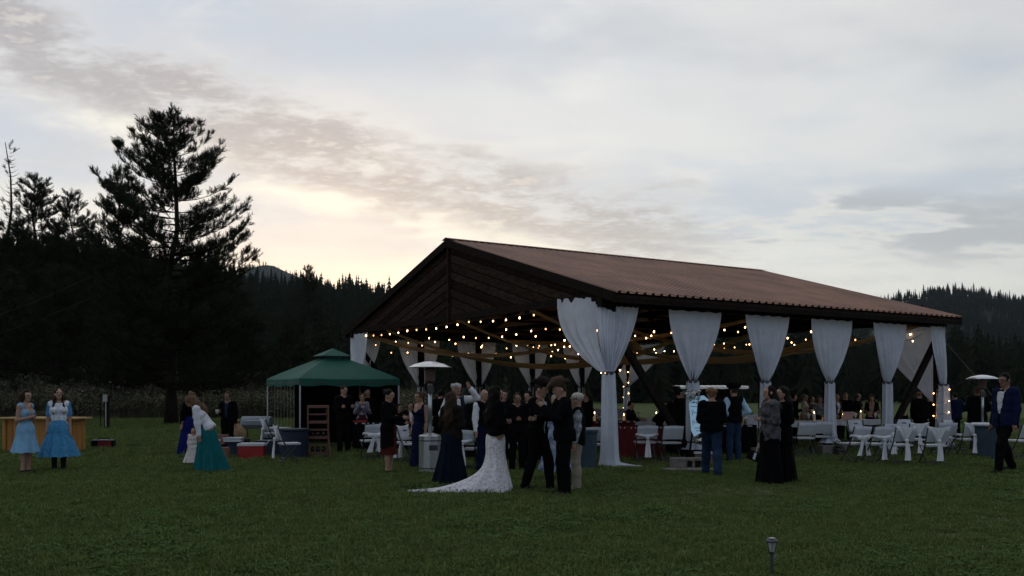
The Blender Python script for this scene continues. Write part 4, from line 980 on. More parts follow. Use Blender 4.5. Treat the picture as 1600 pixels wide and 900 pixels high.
b = MB(); b.box((0, 0, .17), (.34, .12, .34)); o = b.build('foam_support', navy_m, None, loc=gr(366, 712) + Vector((0, -.03, 0))); tag(o, 'dark crate carrying the flat white foam tray', 'crate')
gray_m = mat('grey_plastic', (.17, .19, .22), .5, .12, 4.)
o = empty('storage_tote', gr(432, 700), R(-6), 'grey lidded tote behind the sashed chair', 'tote'); b = MB(); b.box((0, 0, .42), (.62, .4, .24), None, 1.05); b.build('tub', gray_m, o); b = MB(); b.box((0, 0, .555), (.70, .46, .035)); b.build('lid', plastic_white, o); b = MB(); b.box((0, 0, .14), (.6, .38, .30)); b.build('lower_tub', navy_m, o)
o = empty('barbecue', gr(402, 697), R(-4), 'grey lidded barbecue standing behind the man-high row of coolers', 'barbecue'); b = MB()
rows_ = [[(x, .24 * math.cos(q), .62 + .24 * math.sin(q)) for x in (-.42, -.40, .40, .42)] for q in np.linspace(0, PI, 10)]; b.grid(rows_); b.add([r_[0] for r_ in rows_], [tuple(range(10))]); b.add([r_[3] for r_ in rows_], [tuple(range(10))]); b.build('hood', gray_m, o)
b = MB(); b.box((0, 0, .56), (.86, .50, .12)); b.build('firebox', metal_dark, o)
for sx in (-1, 1): b = MB(); b.tube([(sx * .36, -.2, 0), (sx * .36, -.2, .5)], .02, 6); b.tube([(sx * .36, .2, 0), (sx * .36, .2, .5)], .02, 6); b.build('leg_pair', metal_dark, o)
b = MB(); b.tube([(-.25, -.24, .74), (-.25, -.28, .74), (.25, -.28, .74), (.25, -.24, .74)], .012, 6); b.build('handle', steel, o)
b = MB(); b.box((0, 0, .19), (.9, .5, .38), None, 1.04); o = b.build('storage_tote', navy_m, None, loc=gr(432, 712)); tag(o, 'low black tote on the grass between the red cooler and the lone chair', 'tote')
def bin_(px, py, r_, h, m, label, lid=None):
    o = empty('bin', gr(px, py), 0, label, 'bin'); b = MB(); b.lathe([(r_ * .86, 0), (r_ * .88, .02), (r_ * .97, h * .9), (r_, h * .94), (r_ * 1.05, h * .95), (r_ * 1.05, h), (r_ * .95, h)], 26); b.build('barrel', m, o, False)
    if lid: b = MB(); b.lathe([(r_ * 1.09, h), (r_ * 1.10, h + .03), (r_ * .9, h + .055), (.02, h + .06)], 26); b.build('lid', lid, o)
    else: b = MB(); b.lathe([(r_ * .93, h - .06), (r_ * .93, h + .002)], 26, cap=False); b.build('liner', black_cloth, o)
barrel_m = mat('blue_grey_barrel', (.024, .042, .062), .6, .2, 3.)
bin_(913, 734, .27, .80, barrel_m, 'blue-grey barrel bin behind the embracing group'); bin_(459, 716, .36, .70, navy_m, 'navy bin beside the lone sashed chair'); bin_(1541, 716, .34, .78, barrel_m, 'blue-grey barrel with a white lid near the patio heater', plastic_white)
# wooden rack under the tent
rk = mat('reddish_rack_wood', (.13, .065, .045), .8, .3, 6., .3, stretch=(2, 2, 6)); o = empty('wooden_rack', gr(497, 714), R(12), 'reddish wooden shelf rack standing under the green tent', 'rack')
for sx in (-1, 1): b = MB(); b.box((sx * .24, 0, .62), (.035, .32, 1.24)); b.build('side_post', rk, o)
for k in range(7): b = MB(); b.box((0, 0, .10 + k * .185), (.45, .34, .025 if k % 2 else .06)); b.build('shelf', rk, o)
b = MB(); b.beam((.28, -.2, 0), (.20, .1, 1.2), .035, .05); b.build('leaning_slat', rk, o)
for k in range(6): b = MB(); b.lathe([(.045, 0), (.045, .09), (.02, .12), (.02, .14)], 8); q = b.build('bottle', mat('dark_bottle', (.03, .02, .02), .15, .1, spec=.6), None, True, o.location + Vector((-.12 + .13 * (k % 3), -.05, .13 + .37 * (k // 3)))); tag(q, 'dark bottle on the wooden rack under the green tent', 'bottle', 'dark bottles on the wooden rack')
b = MB(); b.box((0, 0, .015), (.36, .3, .04)); o = b.build('red_tray', red_m, None, loc=gr(600, 703) + Vector((-.62, -.1, .755))); tag(o, 'bright red tray on the counter under the green tent', 'tray')
# red and black bag on the lawn
o = empty('cool_bag', gr(161, 701), R(8), 'red and black soft bag lying alone on the lawn', 'bag'); b = MB(); b.box((.07, 0, .115), (.36, .26, .23), None, .93); b.build('body', mat('red_fabric', (.16, .012, .014), .7, .25, 8., .3), o)
b = MB(); b.box((-.19, 0, .11), (.17, .27, .22), None, .92); b.box((.275, 0, .11), (.06, .265, .22), None, .92); b.build('end_panel', black_cloth, o); b = MB(); b.box((0, 0, .238), (.5, .27, .02)); b.build('lid', gray_m, o); b = MB(); b.tube([(-.16, 0, .24), (-.08, 0, .285), (.12, 0, .285), (.2, 0, .24)], .012, 6); b.build('handle', black_cloth, o)
# wooden bar counter with planks
bw_ = mat('orange_pine_boards', (.36, .165, .045), .6, .28, 2.5, .25, stretch=(5, 5, .5), spec=.25); bt_ = mat('pale_pine_top', (.42, .27, .11), .6, .22, 2.5, .2, stretch=(.5, 6, 5), spec=.25)
o = empty('bar_counter', gr(72, 706), R(-12), 'orange wooden bar counter standing behind the two girls in blue', 'bar counter')
for k in range(11): b = MB(); b.box((-.80 + .16 * k, -.33 + rr.uniform(-.004, .004), .43), (.150, .024, .86)); b.build('front_board', bw_, o)
for k in range(4):
    for sx in (-1, 1): b = MB(); b.box((sx * .89, -.24 + .17 * k, .43), (.024, .155, .86)); b.build('side_board', bw_, o)
for k in range(5): b = MB(); b.box((0, -.42 + .19 * k, .885 + rr.uniform(-.003, .003)), (2.1, .18, .04)); b.build('top_board', bt_, o)
for sx in (-1, 1): b = MB(); b.box((sx * .93, -.36, .43), (.08, .08, .86)); b.build('corner_post', bw_, o)
b = MB(); b.box((0, 0, .3), (1.74, .5, .03)); b.build('shelf', bw_, o)
# hydrant-like post and stake on the lawn
o = empty('lawn_post', gr(167, 670), 0, 'dark upright post with a pale box near its top beyond the lawn', 'post'); b = MB(); b.box((0, 0, .68), (.16, .16, 1.36)); b.build('shaft', wood_dark, o); b = MB(); b.box((-.02, -.12, 1.28), (.16, .10, .30)); b.build('pale_box', mat('pale_metal_box', (.28, .28, .29), .5, .15), o); b = MB(); b.tube([(.0, -.1, .1), (0, -.1, 1.15)], .025, 6); b.build('conduit', mat('pale_metal_box', (.3, .3, .3)), o)
b = MB(); b.tube([(0, 0, 0), (.02, 0, 1.5)], .022, 5); o = b.build('garden_stake', wood_dark, None, loc=gr(157, 669)); tag(o, 'thin dark stake standing next to the dark post', 'stake')
# welcome sign on its easel
sg = gr(1092, 727); sg = Vector((sg.x, 20.0, 0)); o = empty('welcome_sign', sg + Vector((.06, 0, 0)), R(-8), 'pale blue many-sided welcome board with dark handwriting on a wooden easel', 'sign')
tilt = Matrix.Rotation(R(-13), 3, 'X'); sh = [(-.05, .50), (-.19, .38), (-.16, .06), (-.14, -.26), (-.08, -.40), (.22, -.22), (.40, .04), (.34, .34), (.14, .52)]
b = MB(); Z0 = Vector((0, -.02, .98)); f1 = [tilt @ Vector((x, -.012, z)) + Z0 for x, z in sh]; f2 = [tilt @ Vector((x, .012, z)) + Z0 for x, z in sh]; n = len(sh)
b.add(f1 + f2, [tuple(range(n)), tuple(range(n, 2 * n))[::-1]] + [(k, k + n, (k + 1) % n + n, (k + 1) % n) for k in range(n)])
b.build('board', mat('pale_blue_mirror', (.52, .72, .80), .16, .04, 3., metal=.75), o)
ink = mat('dark_ink', (.02, .03, .05), .6, 0)
def script(cx, cz, wd, amp, loops, big=0.):
    b = MB(); pts = []
    for k in range(int(loops * 14)):
        t_ = k / (loops * 14 - 1); q = t_ * loops * 2 * PI
        pts.append(tilt @ Vector((cx + wd * (t_ - .5) + .35 * amp * math.sin(q), -.0155, cz + amp * math.cos(q) * (1.0 + big * (2.4 if t_ < .22 else (.7 if abs(t_ - .6) < .06 else 0))))) + Z0)
    b.tube(pts, .0036, 4); b.build('handwriting', ink, o)
script(-.02, .36, .18, .012, 7); script(-.05, .27, .20, .010, 8); script(-.01, .13, .24, .018, 6, 1.); script(.01, .02, .04, .016, 2); script(.0, -.09, .24, .018, 6, 1.); script(.03, -.21, .18, .010, 8); script(.02, -.27, .12, .009, 5)
for s_ in (-1, 1): b = MB(); b.beam((s_ * .27 + .08, .05, 0), (s_ * .06 + .06, .12, 1.55), .03, .04); b.build('easel_leg', wood_dark, o)
b = MB(); b.beam((.08, .75, 0), (.06, .14, 1.5), .03, .04); b.build('easel_leg', wood_dark, o); b = MB(); b.box((.1, -.03, .47), (.7, .09, .03)); b.build('easel_ledge', wood_dark, o)
flowers(sg + Vector((-.08, -.10, 1.40)), 0, 'white flowers and leaves pinned at the upper edge of the welcome board', .2, .9); flowers(sg + Vector((.18, -.10, .42)), 1, 'white roses and leaves at the lower edge of the welcome board', .1, .85)
b = MB(); b.box((0, 0, .02), (.55, .12, .04)); oo = b.build('white_board', plastic_white, None, loc=sg + Vector((.20, -.32, .24))); tag(oo, 'short white plank lying under the welcome board', 'plank'); b = MB(); b.box((0, 0, .12), (.5, .11, .24)); oo = b.build('low_crate', card_m, None, loc=sg + Vector((.20, -.30, 0))); tag(oo, 'low brown crate carrying the short white plank', 'crate')
# fern by the draped post
b = MB(); r2 = random.Random(9)
for k in range(44):
    a = r2.random() * 6.28; d = Vector((math.cos(a), math.sin(a), 0)); h = r2.uniform(.3, .75); pts = [d * (.5 * t_ * h) + Vector((0, 0, h * (1.3 * t_ - .55 * t_ * t_) + .05)) for t_ in np.linspace(0, 1, 7)]
    for q in range(1, 7):
        e = Vector((-d.y, d.x, .1)) * (.075 * (1 - q / 8)); c_ = pts[q]; up_ = (pts[q] - pts[q - 1]) * .4
        b.add([c_, c_ + e + up_, c_ + up_ * .4], [(0, 1, 2)]); b.add([c_, c_ - e + up_, c_ + up_ * .4], [(0, 1, 2)])
o = empty('fern', gr(1310, 712), 0, 'dark leafy fern between the draped post and the first white chair', 'plant'); b.build('fronds', leaf_m, o); b = MB(); b.lathe([(.10, 0), (.13, .16), (.12, .17)], 14); b.build('pot', metal_dark, o)
# solar lamp in the grass
lp = gr(1206, 906); o = empty('garden_lamp', lp, .3, 'small black solar stake lamp standing in the near grass', 'garden lamp'); b = MB(); b.lathe([(.055, .318), (.058, .326), (.050, .338), (.030, .345), (.028, .349)], 6); b.build('cap', metal_dark, o); b = MB(); b.box((0, 0, .352), (.05, .05, .006)); b.build('solar_panel', steel, o)
b = MB(); b.lathe([(.022, .238), (.040, .315)], 6, cap=False); b.build('lens', mat('frosted_lens', (.36, .37, .36), .3, .1, 20., spec=.5), o)
b = MB()
for k in range(6): q = k * PI / 3; b.tube([(.024 * math.cos(q), .024 * math.sin(q), .236), (.044 * math.cos(q), .044 * math.sin(q), .318)], .0035, 4)
b.build('lens_frame', metal_dark, o); b = MB(); b.tube([(0, 0, -.05), (0, 0, .24)], .013, 8); b.lathe([(.02, .215), (.026, .238), (.012, .242)], 10); b.build('stake', metal_dark, o); b = MB(); b.box((.022, 0, .205), (.018, .012, .05)); b.build('clip', gray_m, o)
# far shed with a pale sheet roof
o = empty('shed', at(1108, 622, 60) * 1, R(4), 'distant dark shed with a long pale corrugated roof seen under the pavilion', 'shed'); o.location.z = 0; b = MB()
rows_ = [[(x, y, 1.82 + .06 * abs(math.sin(x * 9)) + (.06 if y > 0 else 0)) for x in np.linspace(-2.25, 2.25, 64)] for y in (-1.2, 1.2)]; b.grid(rows_); rows2 = [[(p[0], p[1], p[2] - .03) for p in r_] for r_ in rows_]; b.grid(rows2)
b.grid([[(x, -1.2 - .004, 1.70 + .012 * math.sin(x * 9)) for x in np.linspace(-2.25, 2.25, 64)], [(p[0], p[1] - .004, p[2]) for p in rows_[0]]]); b.build('roof', mat('pale_sheet_roof', (.70, .68, .64), .6, .06, 3.), o)
for x in (-2, 0, 2): b = MB(); b.box((x, -1.1, .84), (.12, .12, 1.68)); b.build('post', wood_dark, o)
b = MB(); b.box((0, 1.0, .84), (4.2, .08, 1.68)); b.build('wall', wood_dark, o)
b = MB(); b.box((.2, .5, .35), (3.0, .6, .7)); b.build('counter', wood_dark, o)
# power line over the wood
o = empty('power_line', (-60, 66, 0), 0, 'two thin cables slanting across the dark wood in front of the trees', 'power line')
for k in (0, 1): b = MB(); A, B = at(-220, 500 + 22 * k + 44, 62), at(170, 418 + 34 * k, 58); b.tube([A.lerp(B, t_) - Vector((0, 0, .8 * 4 * t_ * (1 - t_))) - Vector((-60, 66, 0)) for t_ in np.linspace(0, 1, 14)], .010, 5); b.build('cable', mat('grey_cable', (.05, .05, .055), .6, 0), o)
# ------------------------------------------------------------------ people
def sdf_mesh(prims, vox, k=.03, cut=None, rough=0., seed=0):
    """surface nets over a smooth union of round cones and ellipsoids"""
    lo = np.full(3, 9.); hi = np.full(3, -9.); boxes = []
    for p in prims:
        if p[0] == 'c': r_ = max(p[3], p[4]); a = np.minimum(p[1], p[2]) - r_; b_ = np.maximum(p[1], p[2]) + r_
        else: m_ = max(p[3]); a = np.array(p[1]) - m_; b_ = np.array(p[1]) + m_
        boxes.append((a, b_)); lo = np.minimum(lo, a); hi = np.maximum(hi, b_)
    lo -= 3 * vox; hi += 3 * vox; n = np.ceil((hi - lo) / vox).astype(int) + 1
    D = np.full(n, 1., np.float32); pad = k + 2.5 * vox
    ax = [lo[i] + np.arange(n[i]) * vox for i in range(3)]
    for p, (a, b_) in zip(prims, boxes):
        i0 = np.maximum(0, np.floor((a - pad - lo) / vox).astype(int)); i1 = np.minimum(n, np.ceil((b_ + pad - lo) / vox).astype(int) + 1)
        x = ax[0][i0[0]:i1[0], None, None]; y = ax[1][None, i0[1]:i1[1], None]; z = ax[2][None, None, i0[2]:i1[2]]
        if p[0] == 'c':
            A = np.array(p[1], float); B = np.array(p[2], float); d = B - A; L2 = max(1e-9, d @ d)
            t = np.clip(((x - A[0]) * d[0] + (y - A[1]) * d[1] + (z - A[2]) * d[2]) / L2, 0, 1)
            sd_ = np.sqrt((x - A[0] - t * d[0]) ** 2 + (y - A[1] - t * d[1]) ** 2 + (z - A[2] - t * d[2]) ** 2) - (p[3] + (p[4] - p[3]) * t)
        else:
            Rm = p[2]; rx, ry, rz = p[3]; X = x - p[1][0]; Y = y - p[1][1]; Z = z - p[1][2]
            a_ = (Rm[0][0] * X + Rm[1][0] * Y + Rm[2][0] * Z); b2 = (Rm[0][1] * X + Rm[1][1] * Y + Rm[2][1] * Z); c_ = (Rm[0][2] * X + Rm[1][2] * Y + Rm[2][2] * Z)
            q = np.sqrt((a_ / rx) ** 2 + (b2 / ry) ** 2 + (c_ / rz) ** 2); q2 = np.sqrt((a_ / rx ** 2) ** 2 + (b2 / ry ** 2) ** 2 + (c_ / rz ** 2) ** 2) + 1e-9
            sd_ = q * (q - 1) / q2
        S = D[i0[0]:i1[0], i0[1]:i1[1], i0[2]:i1[2]]; h = np.clip(k - np.abs(S - sd_), 0, None) / k
        D[i0[0]:i1[0], i0[1]:i1[1], i0[2]:i1[2]] = np.minimum(S, sd_) - h * h * k * .25
    if cut is not None or rough:
        x, y, z = np.meshgrid(*ax, indexing='ij')
        if cut is not None: D = np.maximum(D, cut(x, y, z))
        if rough: D = D + rough * (np.sin(x * 61 + z * 9 + seed) * np.sin(y * 57 - z * 7) + .7 * np.sin(z * 33 + x * 25 + seed * 2))
    s = D < 0; idx = np.full(tuple(np.array(n) - 1), -1); cs = s[:-1, :-1, :-1].astype(np.int8)
    tot = sum(s[dx_:n[0] - 1 + dx_, dy_:n[1] - 1 + dy_, dz_:n[2] - 1 + dz_].astype(np.int8) for dx_ in (0, 1) for dy_ in (0, 1) for dz_ in (0, 1))
    ce = np.argwhere((tot > 0) & (tot < 8)); idx[tuple(ce.T)] = np.arange(len(ce))
    acc = np.zeros((len(ce), 3)); cnt = np.zeros(len(ce)); corners = [(a, b_, c_) for a in (0, 1) for b_ in (0, 1) for c_ in (0, 1)]
    for a in range(8):
        for ax_ in range(3):
            ca_ = corners[a]
            if ca_[ax_]: continue
            cb = list(ca_); cb[ax_] = 1
            va = D[ce[:, 0] + ca_[0], ce[:, 1] + ca_[1], ce[:, 2] + ca_[2]]; vb = D[ce[:, 0] + cb[0], ce[:, 1] + cb[1], ce[:, 2] + cb[2]]
            m_ = (va < 0) != (vb < 0); t = np.where(m_, va / np.where(m_, va - vb, 1), 0); p = np.array(ca_, float)[None].repeat(len(ce), 0); p[:, ax_] += t
            acc[m_] += p[m_]; cnt[m_] += 1
    V = lo + (ce + acc / cnt[:, None]) * vox; Fq = []
    for ax_ in range(3):
        o1, o2 = [(1, 2), (2, 0), (0, 1)][ax_]; sl0 = [slice(1, -1)] * 3; sl0[ax_] = slice(0, -1); sl1 = list(sl0); sl1[ax_] = slice(1, None)
        e = np.argwhere(s[tuple(sl0)] != s[tuple(sl1)]); 
        if not len(e): continue
        off = np.array([1, 1, 1]); off[ax_] = 0; e = e + off; fl = s[tuple(e.T)]
        d1 = np.zeros(3, int); d1[o1] = 1; d2 = np.zeros(3, int); d2[o2] = 1
        q = np.stack([idx[tuple((e - d1 - d2).T)], idx[tuple((e - d2).T)], idx[tuple(e.T)], idx[tuple((e - d1).T)]], 1)
        q[~fl] = q[~fl][:, ::-1]; Fq.append(q)
    return V, np.concatenate(Fq)
def np_mesh(name, V, Q, mats, mi=None):
    me = bpy.data.meshes.new(name); nv, nf = len(V), len(Q)
    me.vertices.add(nv); me.vertices.foreach_set('co', V.astype(np.float32).ravel()); me.loops.add(nf * 4); me.loops.foreach_set('vertex_index', Q.astype(np.int32).ravel())
    me.polygons.add(nf); me.polygons.foreach_set('loop_start', np.arange(0, nf * 4, 4, dtype=np.int32)); me.polygons.foreach_set('loop_total', np.full(nf, 4, np.int32))
    for m in mats: me.materials.append(m)
    if mi is not None: me.polygons.foreach_set('material_index', mi.astype(np.int32))
    me.polygons.foreach_set('use_smooth', np.ones(nf, bool)); me.update(calc_edges=True); me.validate(); return me
SKIN = {'fair': mat('fair_skin', (.32, .185, .13), .55, .06, 9., spec=.3), 'tan': mat('tanned_skin', (.21, .115, .075), .55, .06, 9., spec=.3)}
lip_m = mat('lips', (.24, .07, .06), .5, 0); brow_m = mat('brow_and_eye', (.13, .08, .058), .5, 0)
FAB = {}
def fab(c, k='plain'):
    key = (c, k)
    if key not in FAB:
        n = '%s_fabric_%d' % (k, len(FAB))
        if k == 'lace': FAB[key] = mat(n, c, .85, .28, 26., .7, 30., spec=.1)
        elif k == 'dots': FAB[key] = mat(n, c, .85, .28, 24., .15, spec=.1)
        elif k == 'camo': FAB[key] = mat(n, c, .85, .75, 13., .3, 40., spec=.1)
        elif k == 'floral': FAB[key] = mat(n, c, .85, .6, 11., .2, spec=.1, c2=(.32, .36, .45))
        elif k == 'denim': FAB[key] = mat(n, c, .9, .35, 5., .3, 40., spec=.1)
        else: FAB[key] = mat(n, c, .9, .16, 7., .7, 11., spec=.04)
    return FAB[key]
HAIRM = {}
def hairm(c):
    if c not in HAIRM: HAIRM[c] = mat('hair_%d' % len(HAIRM), c, .65, .45, 6., .6, 30., spec=.10, stretch=(9, 9, 1.2))
    return HAIRM[c]
ARM = {'down': ((.16, .02, -1), (.06, -.22, -1)), 'hold': ((.14, .10, -1), (-.35, -1, .25)), 'clasp': ((.20, .05, -1), (-.85, -.75, .12)), 'phone': ((.55, -.75, .12), (-.75, -.25, .85)),
       'reach': ((.12, -.75, -.8), (-.05, -1, -.35)), 'hug': ((.18, -.72, -.70), (-.60, -.80, .0)), 'hip': ((.55, .25, -1), (-.7, -.45, -.35)), 'clap': ((.25, -.35, -1), (-.5, -.6, .9)), 'table': ((.25, -.45, -1), (-.35, -1, .05)), 'pat': ((.2, -.62, -.70), (-.45, -.55, .70)), 'pocket': ((.35, .22, -1), (-.2, -.25, -1)), 'downreach': ((.05, -.55, -1), (-.05, -.45, -1))}
PCOUNT = [0]
def person(px, py, H, rz, label, skin='fair', hair=('short', (.03, .02, .015)), top=None, jacket=None, bottom=None, shoes=(.015, .015, .016), armL='down', armR='down', lean=0., head=(0, 0), stride=0., sit=0., hat=None, g=1., sex='f', vox=.0165, loc=None, group=None, held=None, side=0.):
    """faces -Y (towards the camera) at rz = 0; L is the person's left (+X)."""
    s = H / 1.715; PCOUNT[0] += 1; sd0 = PCOUNT[0]
    root = empty('person', loc if loc is not None else gr(px, py), R(rz), label, 'person', group)
    f = sex == 'f'
    zp = .93 * s if not sit else sit + .10 * s
    ML = Matrix.Rotation(R(lean), 3, 'X') @ Matrix.Rotation(R(side), 3, 'Y')
    # torso frame: lean > 0 tips the trunk forward (towards -Y)
    pel = Vector((0, 0, zp))
    def U(x, y, z): return pel + ML @ (Vector((x, y, z - .93)) * s)          # trunk point given for a 1.715 m standing body
    HM = ML @ Matrix.Rotation(R(head[0]), 3, 'Z') @ Matrix.Rotation(R(head[1]), 3, 'X'); hc = U(0, -.015, 1.60); nb = U(0, .012, 1.43)
    def Hd(x, y, z): return hc + HM @ (Vector((x, y, z)) * s)
    C = lambda a, b, ra, rb: ('c', np.array(a), np.array(b), ra * s, rb * s)
    E = lambda c, Rm, r: ('e', np.array(c), np.array(Rm), tuple(q * s for q in r))
    sw = .150 if f else .175
    def torso(o, hem=None):
        P = [C(U(-.065, 0, .94), U(.065, 0, .94), .105 * g + o, .105 * g + o), C(U(-.05, 0, 1.10), U(.05, 0, 1.10), (.088 if f else .105) * g + o, (.088 if f else .105) * g + o),
             C(U(-.068, 0, 1.25), U(.068, 0, 1.25), .098 * g + o, .098 * g + o), C(U(-sw + .02, .005, 1.385), U(sw - .02, .005, 1.385), .062 + o, .062 + o), C(U(0, 0, .95), U(0, 0, 1.34), .10 * g + o, .10 * g + o)]
        if f: P += [E(U(sx * .068, -.085 * g, 1.265), ML, (.062 + o, .058 + o, .062 + o)) for sx in (-1, 1)]
        if g > 1.12: P += [E(U(0, -.07 * g, 1.06), ML, (.12 * g + o, .09 * g + o, .12 + o))]
        P += [C(U(-sw + .03, .01, 1.40), nb, .05 + o, .052 + o), C(U(sw - .03, .01, 1.40), nb, .05 + o, .052 + o)]
        if hem: P += [C(U(sx * .065, .0, .94), U(sx * .075, .0, hem - .10), .108 * g + o, .114 * g + o) for sx in (-1, 1)]
        return P
    arms = {}
    for sx, a in ((1, armL), (-1, armR)):
        ua, fa = ARM[a] if isinstance(a, str) else a
        sh = U(sx * (sw + .005), .01, 1.385); d1 = (ML @ Vector((sx * ua[0], ua[1], ua[2]))).normalized(); d2 = (ML @ Vector((sx * fa[0], fa[1], fa[2]))).normalized()
        el = sh + d1 * .285 * s; wr = el + d2 * .245 * s; arms[sx] = (sh, el, wr, d2, d1)
    def armp(sx, o, frac=1.0):
        sh, el, wr, d2, d1 = arms[sx]; k = 1.0 if f else 1.12
        if frac <= .5: e2 = sh.lerp(el, frac * 2); return [C(sh, e2, .052 * k + o, .045 * k + o)]
        return [C(sh, el, .050 * k + o, .040 * k + o), C(el, el.lerp(wr, (frac - .5) * 2), .038 * k + o, (.027 * k + o) if frac >= .99 else .032 * k + o)]
    legs = {}
    for sx in (1, -1):
        hp = pel + Vector((sx * .085 * s, 0, -.03 * s))
        if sit: kn = Vector((sx * .11 * s, -.42 * s, sit + .05 * s)); an = Vector((sx * .11 * s, -.40 * s, .08 * s))
        else:
            st = stride * sx; an = Vector((sx * (.085 + .03 * (not f)) * s, -st * .30 * s, .075 * s + (.03 * s if st < -.4 else 0))); kn = hp.lerp(an, .5) + Vector((0, -.03 * s - .05 * s * abs(st), .0))
        legs[sx] = (hp, kn, an)
    def legp(sx, o, t0=0., t1=1.):
        hp, kn, an = legs[sx]; P = [C(hp, kn, .083 * g ** .5 + o, .054 + o)]
        if t1 > .5:
            e = kn.lerp(an, (t1 - .5) * 2); P += [C(kn, e, .052 + o, .036 + o)]
            if t1 > .8: P += [C(kn.lerp(an, .25) + Vector((0, .02 * s, 0)), kn.lerp(an, .45) + Vector((0, .015 * s, 0)), .050 + o, .046 + o)]
        else: P = [C(hp, hp.lerp(kn, t1 * 2), .083 * g ** .5 + o, .06 + o)]
        return P
    def footp(sx, o):
        an = legs[sx][2]; return [C(an + Vector((0, .025 * s, -.035 * s)), an + Vector((sx * .015 * s, -.14 * s, -.048 * s)), .036 + o, .026 + o), C(an, an + Vector((0, .02 * s, -.04 * s)), .036 + o, .034 + o)]
    # --- the body, one continuous surface
    B = torso(0) + armp(1, 0) + armp(-1, 0) + legp(1, 0) + legp(-1, 0) + footp(1, 0) + footp(-1, 0)
    B += [C(nb, hc + HM @ Vector((0, .015, -.07)) * s, .052 if f else .058, .050 if f else .056), E(hc, HM, (.074, .094, .112)), C(Hd(0, -.045, -.07), Hd(0, -.062, -.085), .046, .034), C(Hd(0, -.092, .015), Hd(0, -.108, -.022), .012, .017),
          E(Hd(.077, .01, -.015), HM, (.014, .022, .034)), E(Hd(-.077, .01, -.015), HM, (.014, .022, .034)), C(Hd(-.035, -.085, .035), Hd(.035, -.085, .035), .016, .016)]
    for sx in (1, -1): sh, el, wr, d2, d1 = arms[sx]; B.append(C(wr, wr + d2 * .085 * s, .026, .036))
    V, Q = sdf_mesh(B, vox, .028)
    # colour of brows, eyes, lips by place on the head
    ce = V[Q].mean(1); loc_ = (ce - np.array(hc)) @ np.array(HM) / s; mi = np.zeros(len(Q), int)
    fr = loc_[:, 1] < -.066
    mi[fr & (np.abs(loc_[:, 2] + .055) < .009) & (np.abs(loc_[:, 0]) < .026)] = 1
    mi[fr & (np.abs(loc_[:, 2] - .016) < .0075) & (np.abs(np.abs(loc_[:, 0]) - .033) < .015)] = 2
    me = np_mesh('body', V, Q, [SKIN[skin], lip_m, brow_m], mi); body = put('body', me, root)
    # fingers: tapered, bent, of different lengths, and a thumb
    bm_ = MB()
    for sx in (1, -1):
        sh, el, wr, d2, d1 = arms[sx]; pd = d2; ax_ = d1.cross(d2); ax_ = ax_.normalized() if ax_.length > .05 else Vector((0, 1, 0)); wdt = pd.cross(ax_).normalized() if abs(d2.z) < .8 else Vector((0, 1, 0)); cv = pd.cross(wdt).normalized() * (sx if cv_sign(pd, wdt, sx) else -sx)
        base = wr + d2 * .095 * s
        for q in range(4):
            o_ = wdt * (q - 1.5) * .0195 * s; L_ = (.066, .078, .074, .058)[q] * s
            p0 = base + o_; p1 = p0 + (d2 + cv * .25).normalized() * L_ * .45; p2 = p1 + (d2 + cv * .8).normalized() * L_ * .33; p3 = p2 + (d2 * .6 + cv).normalized() * L_ * .25
            bm_.tube([p0 - d2 * .03 * s, p1, p2, p3], [.0098 * s, .009 * s, .008 * s, .006 * s], 6)
        t0 = wr + d2 * .03 * s + wdt * -.022 * s; t1 = t0 + (d2 * .6 - wdt * .9).normalized() * .035 * s; bm_.tube([t0, t1, t1 + (d2 + cv * .4 - wdt * .2).normalized() * .032 * s], [.012 * s, .0105 * s, .008 * s], 6)
    hm = bm_.mesh('fingers_tmp', SKIN[skin], True)
    import bmesh
    bme = bmesh.new(); bme.from_mesh(me); bme.from_mesh(hm); bme.to_mesh(me); bme.free(); bpy.data.meshes.remove(hm)
    # --- clothes
    npz = U(0, 0, 1.435); nrm = ML @ Vector((0, -.35, 1)).normalized()
    def neckcut(depth=0., open_=None, hem=None):
        c0 = np.array(npz - ML @ Vector((0, 0, depth)) * s); nn = np.array(nrm); Mi = np.array(ML); pl_ = np.array(pel)
        def cut(x, y, z):
            d = (x - c0[0]) * nn[0] + (y - c0[1]) * nn[1] + (z - c0[2]) * nn[2]
            X = ((x - pl_[0]) * Mi[0][0] + (y - pl_[1]) * Mi[1][0] + (z - pl_[2]) * Mi[2][0]) / s; Y = ((x - pl_[0]) * Mi[0][1] + (y - pl_[1]) * Mi[1][1] + (z - pl_[2]) * Mi[2][1]) / s; Z = ((x - pl_[0]) * Mi[0][2] + (y - pl_[1]) * Mi[1][2] + (z - pl_[2]) * Mi[2][2]) / s + .93
            d = np.where(d > .0, np.minimum(d, np.where(np.hypot(X, Y) > .105, d, .1 + d * 0 )), d) if False else np.where(np.hypot(X, Y * .8) < .12, d, -.2)
            if hem: d = np.maximum(d, (hem - Z + .02 * np.sin(np.arctan2(Y, X) * 3 + sd0) * (Z < 9)) * s - (np.hypot(X, Y) > .235) * 1.0)
            if open_:
                v_ = np.minimum(np.minimum(open_ * (.25 + np.clip((Z - .95) / .5, 0, 1)) * .5 - np.abs(X), -Y - .02), .2); d = np.maximum(d, v_)
            return d
        return cut
    def garment(name, prims, m, cut=None, k=.03, rough=.0022):
        V, Q = sdf_mesh(prims, vox, k, cut, rough * 1.5, sd0); return put(name, np_mesh(name, V, Q, [m]), root)
